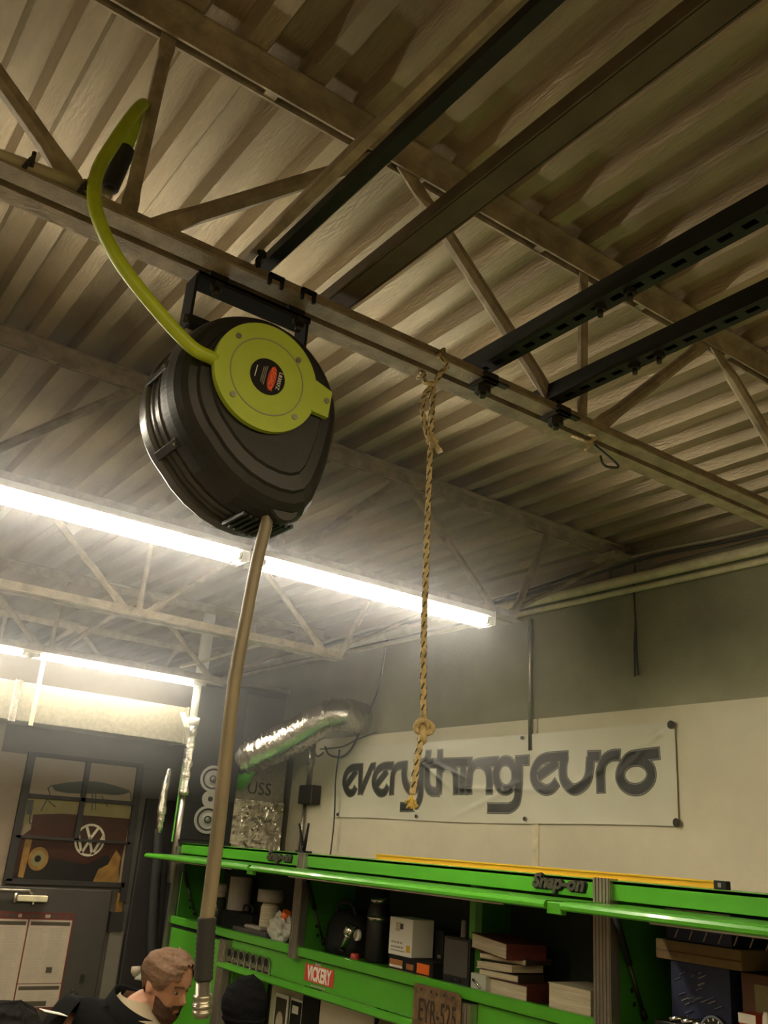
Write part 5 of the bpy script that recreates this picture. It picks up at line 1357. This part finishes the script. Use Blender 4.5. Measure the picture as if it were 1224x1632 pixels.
    return t, HM, jk, ch, nk, fw, ax
PR = Vector((0.584, 0.8086, 0))                       # rightwards in the picture, level
# ---- the bearded man
hp_ = Vector((-3.5687, 1.6132, 1.6854))
head_l = Vector((.235, 0, hp_.z))
hd1 = math.atan2(PR.y, PR.x) - math.radians(14)
pose1 = {"pelvis": (-.02, 0, .95), "chest": (.04, 0, 1.41), "neck": (.135, 0, hp_.z - .085), "head": tuple(head_l),
         "l_arm": ((.06, .20, 1.51), (.16, .30, 1.24), (.36, .24, 1.10)), "r_arm": ((-.03, -.21, 1.56), (-.10, -.34, 1.32), (.12, -.34, 1.12)),
         "l_leg": ((.05, .11, .50), (.0, .12, .085)), "r_leg": ((.04, -.11, .50), (-.04, -.12, .085))}
rot = Matrix.Rotation(hd1, 3, 'Z')
l1 = hp_ - rot @ head_l; l1.z = 0
man, HM1, jk1, ch1, nk1, fw1, ax1 = person("person", "bearded balding man in dark jacket and tan shirt collar, looking down to his side", l1, hd1, pose1, (math.radians(4), math.radians(17), math.radians(-10)), "balding")
# shirt collar flaps and dark tee
for s in (-1, 1):
    c = nk1 + Vector((.0, 0, -.01))
    b = MB()
    rings = [[c + Vector((.085 * math.cos(a), s * .078 * math.sin(a), h + dz * math.sin(a * .5))) for a in [.12 + 2.5 * q / 14 for q in range(15)]] for h, dz in ((.045, .01), (.045, .012))]
    top = [c + Vector((.075 * math.cos(a), s * .072 * math.sin(a), .02 + .03 * (q / 14.0))) for q, a in enumerate([.25 + 2.6 * q / 14 for q in range(15)])]
    bot = [c + Vector((.112 * math.cos(a) + .01, s * .100 * math.sin(a), -.060 + .085 * (q / 14.0))) for q, a in enumerate([.10 + 2.7 * q / 14 for q in range(15)])]
    va = [b.bm.verts.new(p) for p in top]; vb_ = [b.bm.verts.new(p) for p in bot]
    for q in range(14): b.bm.faces.new((va[q], va[q+1], vb_[q+1], vb_[q])).smooth = True
    me = bpy.data.meshes.new("shirt_collar"); b.bm.to_mesh(me); b.bm.free(); mesh_obj("shirt_collar", me, "shirt", man)
b = MB()
b.grid(lambda u, v: nk1 + Vector((.10 + .055 * v - .03 * (2 * u - 1) ** 2, (u - .5) * (.10 - .05 * v), -.02 - .20 * v)), 8, 8)
me = bpy.data.meshes.new("shirt_front"); b.bm.to_mesh(me); b.bm.free(); mesh_obj("shirt_front", me, "shirt", man)
# ---- the person with the knitted cap
hp2 = Vector((-4.1181, 2.2558, 1.4822))
hd2 = math.atan2(PR.y, PR.x) + math.radians(38)
head2 = Vector((.10, 0, hp2.z))
q2 = hp2.z
pose2 = {"pelvis": (-.02, 0, q2 - .74), "chest": (.03, 0, q2 - .38), "neck": (.075, 0, hp2.z - .12), "head": tuple(head2),
         "l_arm": ((.03, .19, q2 - .28), (.06, .26, q2 - .55), (.27, .20, q2 - .62)), "r_arm": ((.03, -.19, q2 - .28), (.06, -.26, q2 - .55), (.27, -.20, q2 - .62)),
         "l_leg": ((.10, .10, .42), (0, .11, .085)), "r_leg": ((.10, -.10, .42), (0, -.11, .085))}
l2 = hp2 - Matrix.Rotation(hd2, 3, 'Z') @ head2; l2.z = 0
person("person", "person in a black knitted cap seen from behind, facing the green cabinet", l2, hd2, pose2, (0, math.radians(10), 0), "beanie")
# ---- dark haired person in the corner
hp3 = Vector((-3.1085, 0.9154, 1.5758))
hd3 = math.atan2(PR.y, PR.x) + math.radians(10)
head3 = Vector((.10, 0, hp3.z))
dz = hp3.z - 1.52
pose3 = {"pelvis": (0, 0, .88), "chest": (.05, 0, 1.22 + dz * .5), "neck": (.075, 0, hp3.z - .12), "head": tuple(head3),
         "l_arm": ((.05, .20, 1.33 + dz * .6), (.16, .27, 1.08), (.36, .18, 1.22)), "r_arm": ((.05, -.20, 1.33 + dz * .6), (.20, -.26, 1.12), (.42, -.14, hp3.z - .11)),
         "l_leg": ((.03, .10, .47), (0, .11, .085)), "r_leg": ((.03, -.10, .47), (0, -.11, .085))}
l3 = hp3 - Matrix.Rotation(hd3, 3, 'Z') @ head3; l3.z = 0
person("person", "dark haired person in black, only the top of the head showing below the notices", l3, hd3, pose3, (0, math.radians(12), 0), "full")
pp = Vector((-3.5552, 1.1991, 1.5978))
pm = Matrix.Translation(pp) @ Matrix.Rotation(hd3 + .5, 4, 'Z') @ Matrix.Rotation(math.radians(12), 4, 'Y')
tag(MB().box((-.042, -.03, 0), (.042, .03, .002), pm).build("folded_paper", "paper_white"), "small folded white paper at the dark haired person's side", "paper")
# dark coat on the door
q = Vector((-6.62, 2.3539, 1.0901))
ct = thing("hanging_coat", "black coat hanging on the dark door below the notice poster", "coat", (q.x, q.y, .5))
hz = 1.1876
MB().loft([[Vector((XL + .09 + .045 * ky * math.cos(2*math.pi*k/20), q.y + o + ky * wy * math.sin(2*math.pi*k/20) + .01 * math.sin(5 * 2*math.pi*k/20) * ky, z)) for k in range(20)] for z, wy, ky, o in ((.45, .22, 1, .05), (.75, .21, 1, .05), (hz - .22, .17, 1, .03), (hz - .12, .12, .95, .02), (hz - .08, .075, .9, 0), (hz - .02, .06, .8, 0), (hz, .03, .5, 0))], True).build("body", "black_matte", ct)
MB().tube([(XL + .045, q.y, hz), (XL + .08, q.y, hz - .01), (XL + .085, q.y, hz + .02)], .006, 8).build("hook", "bolt", ct)

# ================================================================ thin scatter volume added for the lens glow around the tubes
GLOW_DENSITY = 0.065
hm = bpy.data.materials.new("glow_haze"); hm.use_nodes = True
nt = hm.node_tree; nt.nodes.remove(nt.nodes["Principled BSDF"])
vs = nt.nodes.new("ShaderNodeVolumeScatter")
vs.inputs["Color"].default_value = (0.92, 0.94, 1.0, 1); vs.inputs["Density"].default_value = GLOW_DENSITY; vs.inputs["Anisotropy"].default_value = 0.82
nt.links.new(vs.outputs[0], nt.nodes["Material Output"].inputs["Volume"])
hz_ = MB().box((-9.99, -4.49, 2.45), (-2.0, 3.755, 3.87)).build("glow_haze", hm)
hz_["kind"] = "stuff"; hz_["label"] = "thin air volume added for the lens glow around the tube lights"; hz_["category"] = "glow_haze"
